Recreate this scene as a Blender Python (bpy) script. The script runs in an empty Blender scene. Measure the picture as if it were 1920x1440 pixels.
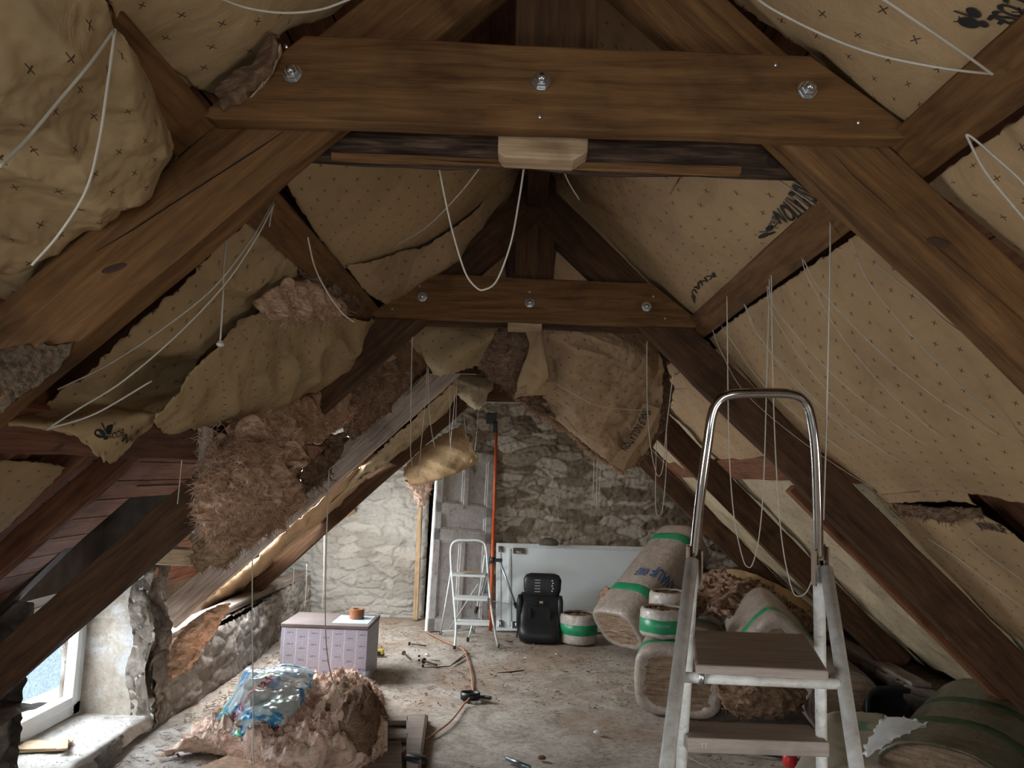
import bpy, math, random
import numpy as np
from mathutils import Vector, Matrix, noise

random.seed(7)
SC = bpy.context.scene
COL = SC.collection

# ---------------------------------------------------------------- camera
F = 1442.0; EYE = 1.64                      # focal length in pixels of a 1920 px wide frame, eye height in metres
def _basis():
    d = np.array([(976-960)/F, -(885-720)/F, -1.0]); d /= np.linalg.norm(d)
    u = np.array([math.sin(.033), math.cos(.033), 0.]); u -= d*(u@d); u /= np.linalg.norm(u)
    return np.array([np.cross(d, u), d, u])
M3 = _basis()
cam_data = bpy.data.cameras.new('camera'); cam = bpy.data.objects.new('camera', cam_data); COL.objects.link(cam)
cam_data.sensor_width = 36; cam_data.lens = F/1920*36; cam_data.clip_start = .02; cam_data.clip_end = 200
mw = Matrix([list(r) for r in M3]).to_4x4(); mw.translation = (0, 0, EYE)
cam.matrix_world = mw
SC.camera = cam
def ray(px, py):
    return M3 @ np.array([(px-960)/F, -(py-720)/F, -1.0])
def proj(p):
    c = M3.T @ (np.array(p, float)-np.array([0, 0, EYE]))
    return 960+F*c[0]/-c[2], 720-F*c[1]/-c[2]
def PY(px, py, y):
    w = ray(px, py); w = w*(y/w[1]); return Vector((w[0], w[1], w[2]+EYE))
def PZ(px, py, z=0.):
    w = ray(px, py); w = w*((z-EYE)/w[2]); return Vector((w[0], w[1], w[2]+EYE))
def PX(px, py, x):
    w = ray(px, py); w = w*(x/w[0]); return Vector((w[0], w[1], w[2]+EYE))

# ---------------------------------------------------------------- world, lights, exposure
vs = SC.view_settings
SC.display_settings.display_device = 'sRGB'
vs.view_transform = 'Standard'; vs.look = 'None'; vs.gamma = 1; vs.use_curve_mapping = False
vs.exposure = 0.36
world = bpy.data.worlds.new('world'); SC.world = world; world.use_nodes = True
bg = world.node_tree.nodes['Background']
bg.inputs[0].default_value = (.80, .90, 1.0, 1); bg.inputs[1].default_value = 1.6
def area(name, loc, target, sx, sy, power, color):
    L = bpy.data.lights.new(name, 'AREA'); L.shape = 'RECTANGLE'; L.size = sx; L.size_y = sy
    L.energy = power; L.color = color
    o = bpy.data.objects.new(name, L); COL.objects.link(o); o.location = loc
    o.rotation_euler = (Vector(target)-Vector(loc)).to_track_quat('-Z', 'Y').to_euler()
    return o
# daylight entering by the dormer window on the left
area('daylight_left_window', (-3.3, 4.45, 1.0), (-1.4, 5.0, 0.2), 1.2, .8, 500, (.86, .93, 1.0))
# fill lamp added behind the third left rafter to brighten the floor
area('fill_left_slope', (-2.18, 6.15, 1.20), (-.6, 6.15, -.2), 1.0, 1.1, 75, (.92, .96, 1.0))
# lamp added inside the lining to brighten the gable; no window there
area('fill_far_gable', (-1.85, 7.48, 1.04), (-1.0, 8.6, .55), .6, .3, 27, (.95, .98, 1.0))
# fill lamps added out of view behind the camera
area('fill_rear', (0.2, -2.6, 1.1), (0.1, 3.0, .5), 2.4, 1.0, 13, (1.0, .96, .90))
area('fill_rear_left', (-2.5, .1, 0.9), (1.0, 4.0, .0), 1.1, .8, 32, (.95, .97, 1.0))

area('fill_rear_right', (2.4, .2, .8), (-1.2, 3.6, .9), 1.1, .8, 14, (1.0, .97, .92))  # added fill for the left slope; the roof has no opening here

# ---------------------------------------------------------------- the roof's measures
XC = .035; TAN = .965; ZC = 2.30; S0 = .735; NRM = math.hypot(1, TAN)
COS = 1/NRM; SIN = TAN/NRM                # of the roof pitch
TR = [1.476, 3.37, 5.27, 7.17]            # the front face of each truss
def PS(px, py, side, off=.05):
    """the point of the roof slope (left -1, right 1), off metres outside the rafters' top face, seen at a pixel"""
    w = ray(px, py)
    # side*(x-XC)*TAN - S0*TAN + z - ZC = off*NRM
    t = (off*NRM + S0*TAN + side*XC*TAN + ZC - EYE) / (side*w[0]*TAN + w[2])
    return Vector((w[0]*t, w[1]*t, w[2]*t+EYE))
def SL(side, s, y, off):
    """a point of the slope: s metres down from the crossing of the top faces, at depth y, off metres outside"""
    apex = ZC + S0*TAN
    return Vector((XC + side*(s*COS + off*SIN), y, apex - s*SIN + off*COS))
def SN(side):                              # the normal that points into the attic
    return Vector((-side*SIN, 0, -COS))

# ---------------------------------------------------------------- mesh helpers
class MB:
    def __init__(s): s.v = []; s.f = []; s.uv = None; s.col = None
    def add(s, vs_, fs_):
        b = len(s.v); s.v += [tuple(p) for p in vs_]; s.f += [tuple(b+i for i in f) for f in fs_]
        return s
def obj(name, mb, mat, smooth=False, bevel=0, matrix=None, subsurf=0, solid=0, label=None, auto=None):
    me = bpy.data.meshes.new(name); me.from_pydata(mb.v, [], mb.f); me.update()
    if mb.uv is not None:
        ul = me.uv_layers.new(name='UVMap')
        idx = np.empty(len(me.loops), dtype=np.int32); me.loops.foreach_get('vertex_index', idx)
        ul.data.foreach_set('uv', np.array(mb.uv, dtype=np.float32)[idx].ravel())
    if mb.col is not None:
        ca = me.color_attributes.new('Col', 'FLOAT_COLOR', 'POINT')
        ca.data.foreach_set('color', np.array(mb.col, dtype=np.float32).ravel())
    if smooth: me.polygons.foreach_set('use_smooth', [True]*len(me.polygons))
    me.materials.append(mat)
    o = bpy.data.objects.new(name, me); COL.objects.link(o)
    if matrix is not None: o.matrix_world = matrix
    if solid:
        m = o.modifiers.new('solid', 'SOLIDIFY'); m.thickness = solid; m.offset = 0
    if bevel:
        m = o.modifiers.new('bevel', 'BEVEL'); m.width = bevel; m.segments = 2; m.limit_method = 'ANGLE'; m.angle_limit = .6
    if subsurf:
        m = o.modifiers.new('sub', 'SUBSURF'); m.levels = subsurf; m.render_levels = subsurf
    if label: o['label'] = label
    return o
WORLD = {}
def child(name, mb, mat, par, **k):
    """a part: world-space mesh parented under a thing (or a part)"""
    matrix = k.pop('matrix', None) or Matrix.Identity(4)
    o = obj(name, mb, mat, **k)
    pm = WORLD.get(par.name, Matrix.Translation(Vector(par.location)) if par.parent is None else Matrix.Identity(4))
    o.parent = par; o.matrix_parent_inverse = Matrix.Identity(4)
    o.matrix_basis = pm.inverted() @ matrix
    WORLD[o.name] = matrix
    return o
def tag(o, label, cat, group=None, kind=None):
    o['label'] = label; o['category'] = cat
    if group: o['group'] = group
    if kind: o['kind'] = kind
    return o
def thing(name, label, cat, loc, group=None):
    o = bpy.data.objects.new(name, None); COL.objects.link(o); o.location = loc
    o.empty_display_size = .1
    WORLD[o.name] = Matrix.Translation(Vector(loc))
    return tag(o, label, cat, group)
def struct(name, mb, mat, **k):
    o = obj(name, mb, mat, **k); o['kind'] = 'structure'; return o

def box(mb, c, sx, sy, sz, rot=None):
    c = Vector(c); vs_ = []
    for x in (-.5, .5):
        for y in (-.5, .5):
            for z in (-.5, .5):
                p = Vector((x*sx, y*sy, z*sz))
                if rot is not None: p = rot @ p
                vs_.append(c+p)
    return mb.add(vs_, [(0,1,3,2),(4,6,7,5),(0,4,5,1),(2,3,7,6),(0,2,6,4),(1,5,7,3)])
def bx(x0, x1, y0, y1, z0, z1):
    return box(MB(), ((x0+x1)/2, (y0+y1)/2, (z0+z1)/2), x1-x0, y1-y0, z1-z0)
def frame_of(d):
    d = d.normalized(); a = Vector((0, 0, 1)) if abs(d.z) < .9 else Vector((1, 0, 0))
    u = d.cross(a).normalized(); return u, d.cross(u).normalized()
def tube(mb, pts, r, n=8, cap=True, flat=1.0):
    pts = [Vector(p) for p in pts]; rs = r if isinstance(r, (list, tuple)) else [r]*len(pts)
    vs_ = []; u = None
    for i, p in enumerate(pts):
        d = (pts[min(i+1, len(pts)-1)]-pts[max(i-1, 0)])
        if d.length < 1e-9: d = Vector((0, 0, 1))
        d.normalize()
        if u is None: u, w = frame_of(d)
        else:
            u = (u-d*u.dot(d)); u = u.normalized() if u.length > 1e-6 else frame_of(d)[0]
            w = d.cross(u)
        for k in range(n):
            a = 2*math.pi*k/n; vs_.append(p+u*math.cos(a)*rs[i]+w*math.sin(a)*rs[i]*flat)
    fs = [(i*n+k, i*n+(k+1) % n, (i+1)*n+(k+1) % n, (i+1)*n+k) for i in range(len(pts)-1) for k in range(n)]
    if cap: fs += [tuple(range(n))[::-1], tuple((len(pts)-1)*n+k for k in range(n))]
    return mb.add(vs_, fs)
def smooth_path(pts, n=8):
    """Catmull-Rom through the points"""
    P = [Vector(p) for p in pts]
    if len(P) < 3: return [P[0].lerp(P[-1], i/n) for i in range(n+1)]
    Q = [P[0]*2-P[1]]+P+[P[-1]*2-P[-2]]; out = []
    for i in range(1, len(Q)-2):
        a, b, c, d = Q[i-1:i+3]
        for k in range(n):
            t = k/n
            out.append(.5*((2*b)+(c-a)*t+(2*a-5*b+4*c-d)*t*t+(3*b-a-3*c+d)*t**3))
    out.append(P[-1]); return out
def lathe(mb, prof, c, axis=(0, 0, 1), n=32, close=False):
    axis = Vector(axis).normalized(); u, w = frame_of(axis); c = Vector(c); vs_ = []
    for r, h in prof:
        for k in range(n):
            a = 2*math.pi*k/n; vs_.append(c+axis*h+(u*math.cos(a)+w*math.sin(a))*max(r, 1e-5))
    m = len(prof)
    fs = [(i*n+k, i*n+(k+1) % n, ((i+1) % m)*n+(k+1) % n, ((i+1) % m)*n+k) for i in range(m if close else m-1) for k in range(n)]
    return mb.add(vs_, fs)
def resample(pts, n):
    P = smooth_path(pts, 10) if len(pts) > 2 else [Vector(p) for p in pts]
    L = [0]
    for a, b in zip(P, P[1:]): L.append(L[-1]+(b-a).length)
    T = L[-1] or 1e-9; out = []; j = 0
    for i in range(n):
        t = T*i/(n-1)
        while j < len(L)-2 and L[j+1] < t: j += 1
        f = (t-L[j])/max(L[j+1]-L[j], 1e-9); out.append(P[j].lerp(P[j+1], min(max(f, 0), 1)))
    return out
def fbm(p, o=4, H=1.0): return noise.fractal(p, H, 2.0, o)
class Loft:
    """a surface through rows of points; wrinkled; keeps its grid so print can be laid on it"""
    def __init__(s, rows, nu, nv, sag=0, dirn=Vector((0, 0, -1)), wr=.006, ws=7.0, ridge=0, ragged=0, seed=0, jag=None):
        R = [resample(r, nu) for r in rows]
        G = []
        cols = [resample([R[j][i] for j in range(len(R))], nv) for i in range(nu)]
        G = [[cols[i][j] for i in range(nu)] for j in range(nv)]
        sd = Vector((seed*3.1, seed*1.7, seed*.9)); n0 = dirn.normalized()
        for j in range(nv):
            for i in range(nu):
                u, v = i/(nu-1), j/(nv-1); p = G[j][i]
                e = math.sin(math.pi*u)*math.sin(math.pi*v)
                q = (p+sd)*ws
                d = sag*e + wr*fbm(q, 4) + wr*1.2*(abs(noise.noise(q*.55+Vector((5, 1, 2))))-.25)*2
                if ridge:
                    d += ridge*(1-abs(noise.noise(Vector((q.x*.35+q.z*.9, q.y*.5, q.z*.25)))*2.6))*(.3+e)
                G[j][i] = p + n0*d
                if ragged and (i in (0, nu-1) or j in (0, nv-1)):
                    G[j][i] += Vector((noise.noise(p*37), noise.noise(p*41+sd), noise.noise(p*43)))*ragged
        s.G = G; s.nu, s.nv = nu, nv
        s.Lu = sum((G[nv//2][i+1]-G[nv//2][i]).length for i in range(nu-1)) or 1
        s.Lv = sum((G[j+1][nu//2]-G[j][nu//2]).length for j in range(nv-1)) or 1
        s.n0 = n0
    def mb(s):
        m = MB(); m.v = [tuple(p) for r in s.G for p in r]
        m.f = [(j*s.nu+i, j*s.nu+i+1, (j+1)*s.nu+i+1, (j+1)*s.nu+i) for j in range(s.nv-1) for i in range(s.nu-1)]
        m.uv = [(i/(s.nu-1)*s.Lu, j/(s.nv-1)*s.Lv) for j in range(s.nv) for i in range(s.nu)]
        return m
    def at(s, u, v):
        x = min(max(u, 0), 1)*(s.nu-1); y = min(max(v, 0), 1)*(s.nv-1)
        i = min(int(x), s.nu-2); j = min(int(y), s.nv-2); a, b = x-i, y-j; G = s.G
        return (G[j][i]*(1-a)+G[j][i+1]*a)*(1-b)+(G[j+1][i]*(1-a)+G[j+1][i+1]*a)*b
    def find(s, px, py):
        best = None
        for j in range(s.nv):
            for i in range(s.nu):
                q = proj(s.G[j][i]); d = (q[0]-px)**2+(q[1]-py)**2
                if best is None or d < best[0]: best = (d, i/(s.nu-1), j/(s.nv-1))
        return best[1], best[2]
    def place(s, verts2, pa, pb, height, off=.004):
        """lay flat figures (x right, y up; height 1) on the sheet along the line from pixel pa to pixel pb, width = 1"""
        ua, va = s.find(*pa); ub, vb = s.find(*pb)
        d = Vector(((ub-ua)*s.Lu, (vb-va)*s.Lv)); W = d.length or .05; d.normalize()
        e = Vector((-d.y, d.x))
        p0 = proj(s.at(ua, va)); p2 = proj(s.at(ua+e.x*.03/s.Lu, va+e.y*.03/s.Lv)); ia = (pb[0]-pa[0], pb[1]-pa[1])
        cr = ia[0]*-(p2[1]-p0[1]) - -ia[1]*(p2[0]-p0[0])
        if cr < 0: e = -e
        xm = max(v[0] for v in verts2) or 1; out = []
        for x, y in verts2:
            q = d*(x/xm*W)+e*(y*height)
            p = s.at(ua+q.x/s.Lu, va+q.y/s.Lv)
            out.append(p + (Vector((0, 0, EYE))-p).normalized()*off)
        return out

_fonts = {}
def text2d(txt, bold=True):
    """letters as flat 2-D triangles, cap height about 1"""
    cu = bpy.data.curves.new('t', 'FONT'); cu.body = txt; cu.size = 1.4; cu.resolution_u = 3
    if bold: cu.offset = .03
    o = bpy.data.objects.new('t', cu); COL.objects.link(o)
    bpy.context.view_layer.update()
    me = bpy.data.meshes.new_from_object(o.evaluated_get(bpy.context.evaluated_depsgraph_get()))
    v = [(p.co.x, p.co.y) for p in me.vertices]; f = [tuple(p.vertices) for p in me.polygons]
    bpy.data.objects.remove(o); bpy.data.curves.remove(cu); bpy.data.meshes.remove(me)
    x0 = min(p[0] for p in v)
    return [(p[0]-x0, p[1]) for p in v], f
def clover2d():
    v = []; f = []
    def disc(cx, cy, rx, ry, a=0):
        b = len(v); n = 18
        for k in range(n):
            t = 2*math.pi*k/n; x, y = rx*math.cos(t), ry*math.sin(t)
            v.append((cx+x*math.cos(a)-y*math.sin(a), cy+x*math.sin(a)+y*math.cos(a)))
        f.append(tuple(range(b, b+n)))
    disc(.30, .35, .28, .22, .6); disc(.62, .82, .19, .17); disc(1.0, .50, .36, .30, -.5)
    b = len(v); v.extend([(.55, .45), (.62, .45), (.80, -.1), (.70, -.1)]); f.append((b, b+1, b+2, b+3))
    return v, f
def print_on(loft, par, kind, pa, pb, h, mat, off=.004, name='printed_text', txt=None):
    v, f = clover2d() if kind == 'logo' else text2d(txt)
    m = MB(); m.v = [tuple(p) for p in loft.place(v, pa, pb, h, off)]; m.f = f
    return child(name, m, mat, par)

# ---------------------------------------------------------------- materials
def new_mat(name):
    m = bpy.data.materials.new(name); m.use_nodes = True; nt = m.node_tree
    b = nt.nodes['Principled BSDF']; return m, nt, b
def N(nt, typ, **k):
    n = nt.nodes.new(typ)
    for a, b in k.items():
        if a in n.bl_rna.properties and not a.startswith('i_'): setattr(n, a, b)
        else: n.inputs[a[2:].replace('_', ' ') if a.startswith('i_') else a].default_value = b
    return n
def math_(nt, op, a, b=None, clamp=False):
    n = nt.nodes.new('ShaderNodeMath'); n.operation = op; n.use_clamp = clamp
    for i, x in enumerate((a, b)):
        if x is None: continue
        if isinstance(x, (int, float)): n.inputs[i].default_value = x
        else: nt.links.new(x, n.inputs[i])
    return n.outputs[0]
def ramp(nt, fac, stops):
    n = nt.nodes.new('ShaderNodeValToRGB'); e = n.color_ramp.elements
    while len(e) < len(stops): e.new(.5)
    for x, (p, c) in zip(e, stops): x.position = p; x.color = (*c, 1) if len(c) == 3 else c
    nt.links.new(fac, n.inputs[0]); return n.outputs[0]
def mix(nt, fac, a, b, mode='MIX'):
    n = nt.nodes.new('ShaderNodeMix'); n.data_type = 'RGBA'; n.blend_type = mode
    for s_, x in ((n.inputs[0], fac), (n.inputs[6], a), (n.inputs[7], b)):
        if isinstance(x, (int, float)): s_.default_value = x
        elif isinstance(x, tuple): s_.default_value = (*x, 1) if len(x) == 3 else x
        else: nt.links.new(x, s_)
    return n.outputs[2]
def coords(nt, kind='Object', scale=(1, 1, 1), rand=True):
    tc = nt.nodes.new('ShaderNodeTexCoord'); mp = nt.nodes.new('ShaderNodeMapping'); mp.inputs['Scale'].default_value = scale
    nt.links.new(tc.outputs[kind], mp.inputs['Vector'])
    if rand and kind == 'Object':
        oi = nt.nodes.new('ShaderNodeObjectInfo'); s_ = nt.nodes.new('ShaderNodeVectorMath'); s_.operation = 'SCALE'
        s_.inputs[0].default_value = (13.1, 7.7, 4.3); nt.links.new(oi.outputs['Random'], s_.inputs['Scale'])
        nt.links.new(s_.outputs[0], mp.inputs['Location'])
    return mp.outputs[0]
def noise_(nt, vec, scale, detail=5, rough=.6, dist=0):
    n = nt.nodes.new('ShaderNodeTexNoise'); n.inputs['Scale'].default_value = scale; n.inputs['Detail'].default_value = detail
    n.inputs['Roughness'].default_value = rough; n.inputs['Distortion'].default_value = dist
    nt.links.new(vec, n.inputs['Vector']); return n.outputs['Fac']
def bump(nt, b, h, strength=.4, dist=.01, prev=None):
    n = nt.nodes.new('ShaderNodeBump'); n.inputs['Strength'].default_value = strength; n.inputs['Distance'].default_value = dist
    nt.links.new(h, n.inputs['Height'])
    if prev is not None: nt.links.new(prev, n.inputs['Normal'])
    nt.links.new(n.outputs[0], b.inputs['Normal']); return n.outputs[0]
def set_col(nt, b, c):
    if isinstance(c, tuple): b.inputs['Base Color'].default_value = (*c, 1)
    else: nt.links.new(c, b.inputs['Base Color'])
def plain(name, col, rough=.6, metal=0, var=.15, scale=20, bmp=0, trans=0, alpha=1, spec=.5, ior=1.45):
    m, nt, b = new_mat(name); v = coords(nt)
    n = noise_(nt, v, scale)
    dk = tuple(c*(1-var) for c in col); lt = tuple(min(1, c*(1+var)) for c in col)
    set_col(nt, b, ramp(nt, n, [(.3, dk), (.7, lt)])); b.inputs['Roughness'].default_value = rough; b.inputs['Metallic'].default_value = metal
    b.inputs['Transmission Weight'].default_value = trans; b.inputs['Alpha'].default_value = alpha
    b.inputs['Specular IOR Level'].default_value = spec; b.inputs['IOR'].default_value = ior
    if bmp: bump(nt, b, n, bmp, .005)
    return m
def wood(name, dark, mid, light, rough=.75, gscale=1.0, grey=0., seam=False):
    """timber; the grain runs along the local X axis"""
    m, nt, b = new_mat(name)
    v = coords(nt, 'Object', (1.2*gscale, 14*gscale, 14*gscale)); v2 = coords(nt, 'Object', (1, 1, 1))
    g = noise_(nt, v, 3.2, 8, .62, .6); fine = noise_(nt, coords(nt, 'Object', (4, 160, 160)), 2, 4, .7); big = noise_(nt, v2, 2.6, 4, .6, .4)
    c = ramp(nt, g, [(.28, dark), (.5, mid), (.74, light)])
    st = ramp(nt, big, [(.30, tuple(x*.42 for x in dark)), (.47, (1, 1, 1)), (.75, (1, 1, 1))])
    c = mix(nt, .55, c, st, 'MULTIPLY')
    c = mix(nt, .25, c, ramp(nt, fine, [(.35, (.45, .4, .35)), (.6, (1, 1, 1))]), 'MULTIPLY')
    if grey: c = mix(nt, grey, c, ramp(nt, big, [(.3, (.20, .17, .14)), (.7, (.42, .38, .33))]))
    wr = nt.nodes.new('ShaderNodeTexVoronoi'); wr.inputs['Scale'].default_value = 2.3; nt.links.new(v2, wr.inputs['Vector'])
    kn = math_(nt, 'LESS_THAN', wr.outputs['Distance'], .055)
    c = mix(nt, math_(nt, 'MULTIPLY', kn, .6), c, tuple(x*.35 for x in dark))
    set_col(nt, b, c); b.inputs['Roughness'].default_value = rough; b.inputs['Specular IOR Level'].default_value = .25
    h = math_(nt, 'ADD', g, math_(nt, 'MULTIPLY', fine, .5)); bump(nt, b, h, .35, .006)
    return m
W_OLD = wood('old_timber', (.078, .034, .011), (.155, .076, .026), (.235, .125, .048))
W_DARK = wood('dark_timber', (.036, .017, .008), (.080, .039, .017), (.130, .066, .030))
W_RED = wood('reddish_timber', (.10, .040, .019), (.19, .080, .040), (.27, .13, .068))
W_BARK = wood('bark_timber', (.018, .011, .007), (.065, .038, .024), (.22, .14, .09), gscale=1.7)
W_PALE = wood('pale_timber', (.30, .19, .10), (.45, .31, .18), (.58, .43, .28))
W_GREY = wood('weathered_timber', (.14, .10, .075), (.26, .20, .16), (.38, .31, .26), grey=.4)
W_WASH = wood('whitewashed_timber', (.30, .22, .17), (.52, .43, .36), (.74, .68, .62))
W_BLOND = wood('washed_timber', (.22, .13, .085), (.38, .27, .20), (.55, .43, .35))

def kraft(name, base=(.46, .315, .170), marks=True, dirty=.35):
    m, nt, b = new_mat(name)
    tc = nt.nodes.new('ShaderNodeTexCoord'); sp = nt.nodes.new('ShaderNodeSeparateXYZ'); nt.links.new(tc.outputs['UV'], sp.inputs[0])
    ov = coords(nt, 'Object', (1, 1, 1))
    big = noise_(nt, ov, 3.5, 5, .6); fine = noise_(nt, ov, 45, 5, .7)
    c = ramp(nt, big, [(.25, tuple(x*.78 for x in base)), (.5, base), (.8, tuple(min(1, x*1.16) for x in base))])
    c = mix(nt, .25, c, ramp(nt, fine, [(.3, (.62, .6, .55)), (.7, (1, 1, 1))]), 'MULTIPLY')
    st = noise_(nt, ov, 1.4, 6, .7, 1.2)
    c = mix(nt, math_(nt, 'MULTIPLY', math_(nt, 'GREATER_THAN', st, .62), dirty*.5), c, (.16, .11, .06))
    if marks:
        masks = []
        for ofs in (0, .5):
            S = .105
            a = math_(nt, 'SUBTRACT', math_(nt, 'FRACT', math_(nt, 'ADD', math_(nt, 'MULTIPLY', sp.outputs[0], 1/S), ofs)), .5)
            d = math_(nt, 'SUBTRACT', math_(nt, 'FRACT', math_(nt, 'ADD', math_(nt, 'MULTIPLY', sp.outputs[1], 1/S), ofs)), .5)
            l1 = math_(nt, 'ABSOLUTE', math_(nt, 'ADD', a, math_(nt, 'MULTIPLY', d, .55))); l2 = math_(nt, 'ABSOLUTE', math_(nt, 'SUBTRACT', math_(nt, 'MULTIPLY', a, .55), d))
            ln = math_(nt, 'LESS_THAN', math_(nt, 'MINIMUM', l1, l2), .014)
            r2 = math_(nt, 'ADD', math_(nt, 'MULTIPLY', a, a), math_(nt, 'MULTIPLY', d, d))
            masks.append(math_(nt, 'MULTIPLY', ln, math_(nt, 'LESS_THAN', r2, .0075)))
        mk = math_(nt, 'MAXIMUM', masks[0], masks[1])
        c = mix(nt, math_(nt, 'MULTIPLY', mk, .85), c, (.020, .017, .013))
    set_col(nt, b, c); b.inputs['Roughness'].default_value = .78; b.inputs['Specular IOR Level'].default_value = .2
    w = noise_(nt, ov, 9, 6, .6, .8); bump(nt, b, math_(nt, 'ADD', w, math_(nt, 'MULTIPLY', fine, .12)), .35, .02)
    return m
K_MAIN = kraft('kraft_facing'); K_WORN = kraft('worn_kraft_facing', (.42, .28, .16), True, .6)
K_FLAT = kraft('plain_kraft', (.46, .315, .17), False, .5); K_OLIVE = kraft('olive_kraft', (.41, .292, .155))
K_PALE = kraft('pale_kraft', (.43, .34, .22), True, .5)
def wool(name, cols, scale=9):
    m, nt, b = new_mat(name); v = coords(nt, 'Object', (1, 1, 1)); v2 = coords(nt, 'Object', (1, 1, 2.4))
    n = noise_(nt, v2, scale, 8, .7, 2.2); f = noise_(nt, v2, scale*9, 6, .8, 1.5)
    c = ramp(nt, n, [(.30, cols[0]), (.5, cols[1]), (.68, cols[2])]); c = mix(nt, .35, c, ramp(nt, f, [(.36, (.35, .28, .22)), (.6, (1, 1, 1))]), 'MULTIPLY')
    set_col(nt, b, c); b.inputs['Roughness'].default_value = 1; b.inputs['Specular IOR Level'].default_value = .05
    bump(nt, b, math_(nt, 'ADD', n, math_(nt, 'MULTIPLY', f, .6)), .6, .015); return m
WOOL = wool('glass_wool', ((.36, .20, .12), (.68, .44, .29), (.90, .70, .53)), 13)
WOOL_D = wool('brown_glass_wool', ((.12, .072, .045), (.27, .170, .110), (.45, .32, .22)), 14)
WOOL_P = wool('pinkish_glass_wool', ((.66, .42, .31), (.93, .68, .54), (.98, .86, .77)), 8)
INK = plain('black_ink', (.018, .017, .015), .7, var=.3)
INK_BLUE = plain('blue_ink', (.03, .09, .22), .5)
STRING = plain('white_string', (.52, .48, .40), .8, var=.1)
STEEL = plain('zinc_steel', (.55, .57, .58), .28, 1, .15, 60)
CHROME = plain('chrome_tube', (.62, .61, .59), .14, 1, .12, 30)
BLACK = plain('black_plastic', (.012, .013, .015), .42, 0, .2)
ALU = plain('grey_aluminium', (.50, .56, .60), .35, .75, .12)
ORANGE = plain('orange_paint', (.50, .085, .025), .45)
# ================================================================ the setting
def stone_mat(name, lo, mid, hi, mortar, lighten=0.0):
    m, nt, b = new_mat(name); v = coords(nt, 'Object', (1, 1, 1))
    at = nt.nodes.new('ShaderNodeVertexColor'); at.layer_name = 'Col'; sp = nt.nodes.new('ShaderNodeSeparateColor'); nt.links.new(at.outputs[0], sp.inputs[0])
    n = noise_(nt, v, 5, 7, .68, .8); f = noise_(nt, v, 34, 7, .75)
    c = ramp(nt, math_(nt, 'ADD', math_(nt, 'MULTIPLY', sp.outputs[0], .55), math_(nt, 'MULTIPLY', n, .55)), [(.28, lo), (.52, mid), (.80, hi)])
    c = mix(nt, .6, c, ramp(nt, f, [(.3, (.42, .38, .34)), (.62, (1, 1, 1))]), 'MULTIPLY')
    c = mix(nt, sp.outputs[1], c, mix(nt, .6, mortar, ramp(nt, f, [(.3, (.4, .35, .3)), (.6, (1, 1, 1))]), 'MULTIPLY'))
    if lighten: c = mix(nt, math_(nt, 'MULTIPLY', sp.outputs[2], lighten), c, (.62, .60, .55))
    set_col(nt, b, c); b.inputs['Roughness'].default_value = .95; b.inputs['Specular IOR Level'].default_value = .15
    bump(nt, b, math_(nt, 'ADD', math_(nt, 'ADD', n, math_(nt, 'MULTIPLY', sp.outputs[1], -.5)), math_(nt, 'MULTIPLY', f, .8)), .9, .03); return m
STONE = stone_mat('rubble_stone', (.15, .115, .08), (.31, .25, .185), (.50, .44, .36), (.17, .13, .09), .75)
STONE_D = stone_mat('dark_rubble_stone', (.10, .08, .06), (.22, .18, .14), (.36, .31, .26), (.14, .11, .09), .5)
def plaster_mat():
    m, nt, b = new_mat('roughcast_jamb'); v = coords(nt)
    n = noise_(nt, v, 6, 6, .6, .6); f = noise_(nt, v, 60, 5, .75)
    c = ramp(nt, n, [(.3, (.34, .27, .20)), (.5, (.46, .40, .33)), (.58, (.55, .54, .52)), (.8, (.62, .57, .50))])
    c = mix(nt, .5, c, ramp(nt, f, [(.3, (.5, .46, .42)), (.6, (1, 1, 1))]), 'MULTIPLY')
    set_col(nt, b, c); b.inputs['Roughness'].default_value = .95
    bump(nt, b, math_(nt, 'ADD', n, math_(nt, 'MULTIPLY', f, .9)), .8, .015); return m
JAMB = plaster_mat()

def stone_grid(pos, nu, nv, nrm, amp=.05, sx=3.2, sz=7.0, seed=0, lighten=None, mort=.12):
    """a stone surface: pos(u,v) -> point; courses follow z; each stone has its own tone"""
    m = MB(); m.v = []; m.col = []
    for j in range(nv):
        for i in range(nu):
            p = Vector(pos(i/(nu-1), j/(nv-1)))
            q = Vector(((p.x+p.y*.9+p.z*.15)*sx, seed, p.z*sz)); q += Vector((fbm(p*2.2+Vector((seed, 0, 0)), 3)*.55, 0, fbm(p*2.2+Vector((9, seed, 0)), 3)*.55))
            d, pts = noise.voronoi(q); e = d[1]-d[0]; jt = max(0, 1-e/mort)
            tone = (math.sin(pts[0].x*12.9+pts[0].z*78.2)*43758.5) % 1
            h = min(e*2.4, .32) + .30*fbm(p*11+Vector((seed, 3, 0)), 4) + .28*fbm(p*26, 3) + .3*tone + .5*fbm(p*2.5, 3)*.5
            m.v.append(tuple(p + Vector(nrm)*(amp*(h-.45))))
            m.col.append((tone, jt*.85, lighten(p) if lighten else 0, 1))
    m.f = [(j*nu+i, j*nu+i+1, (j+1)*nu+i+1, (j+1)*nu+i) for j in range(nv-1) for i in range(nu-1)]
    return m

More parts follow.
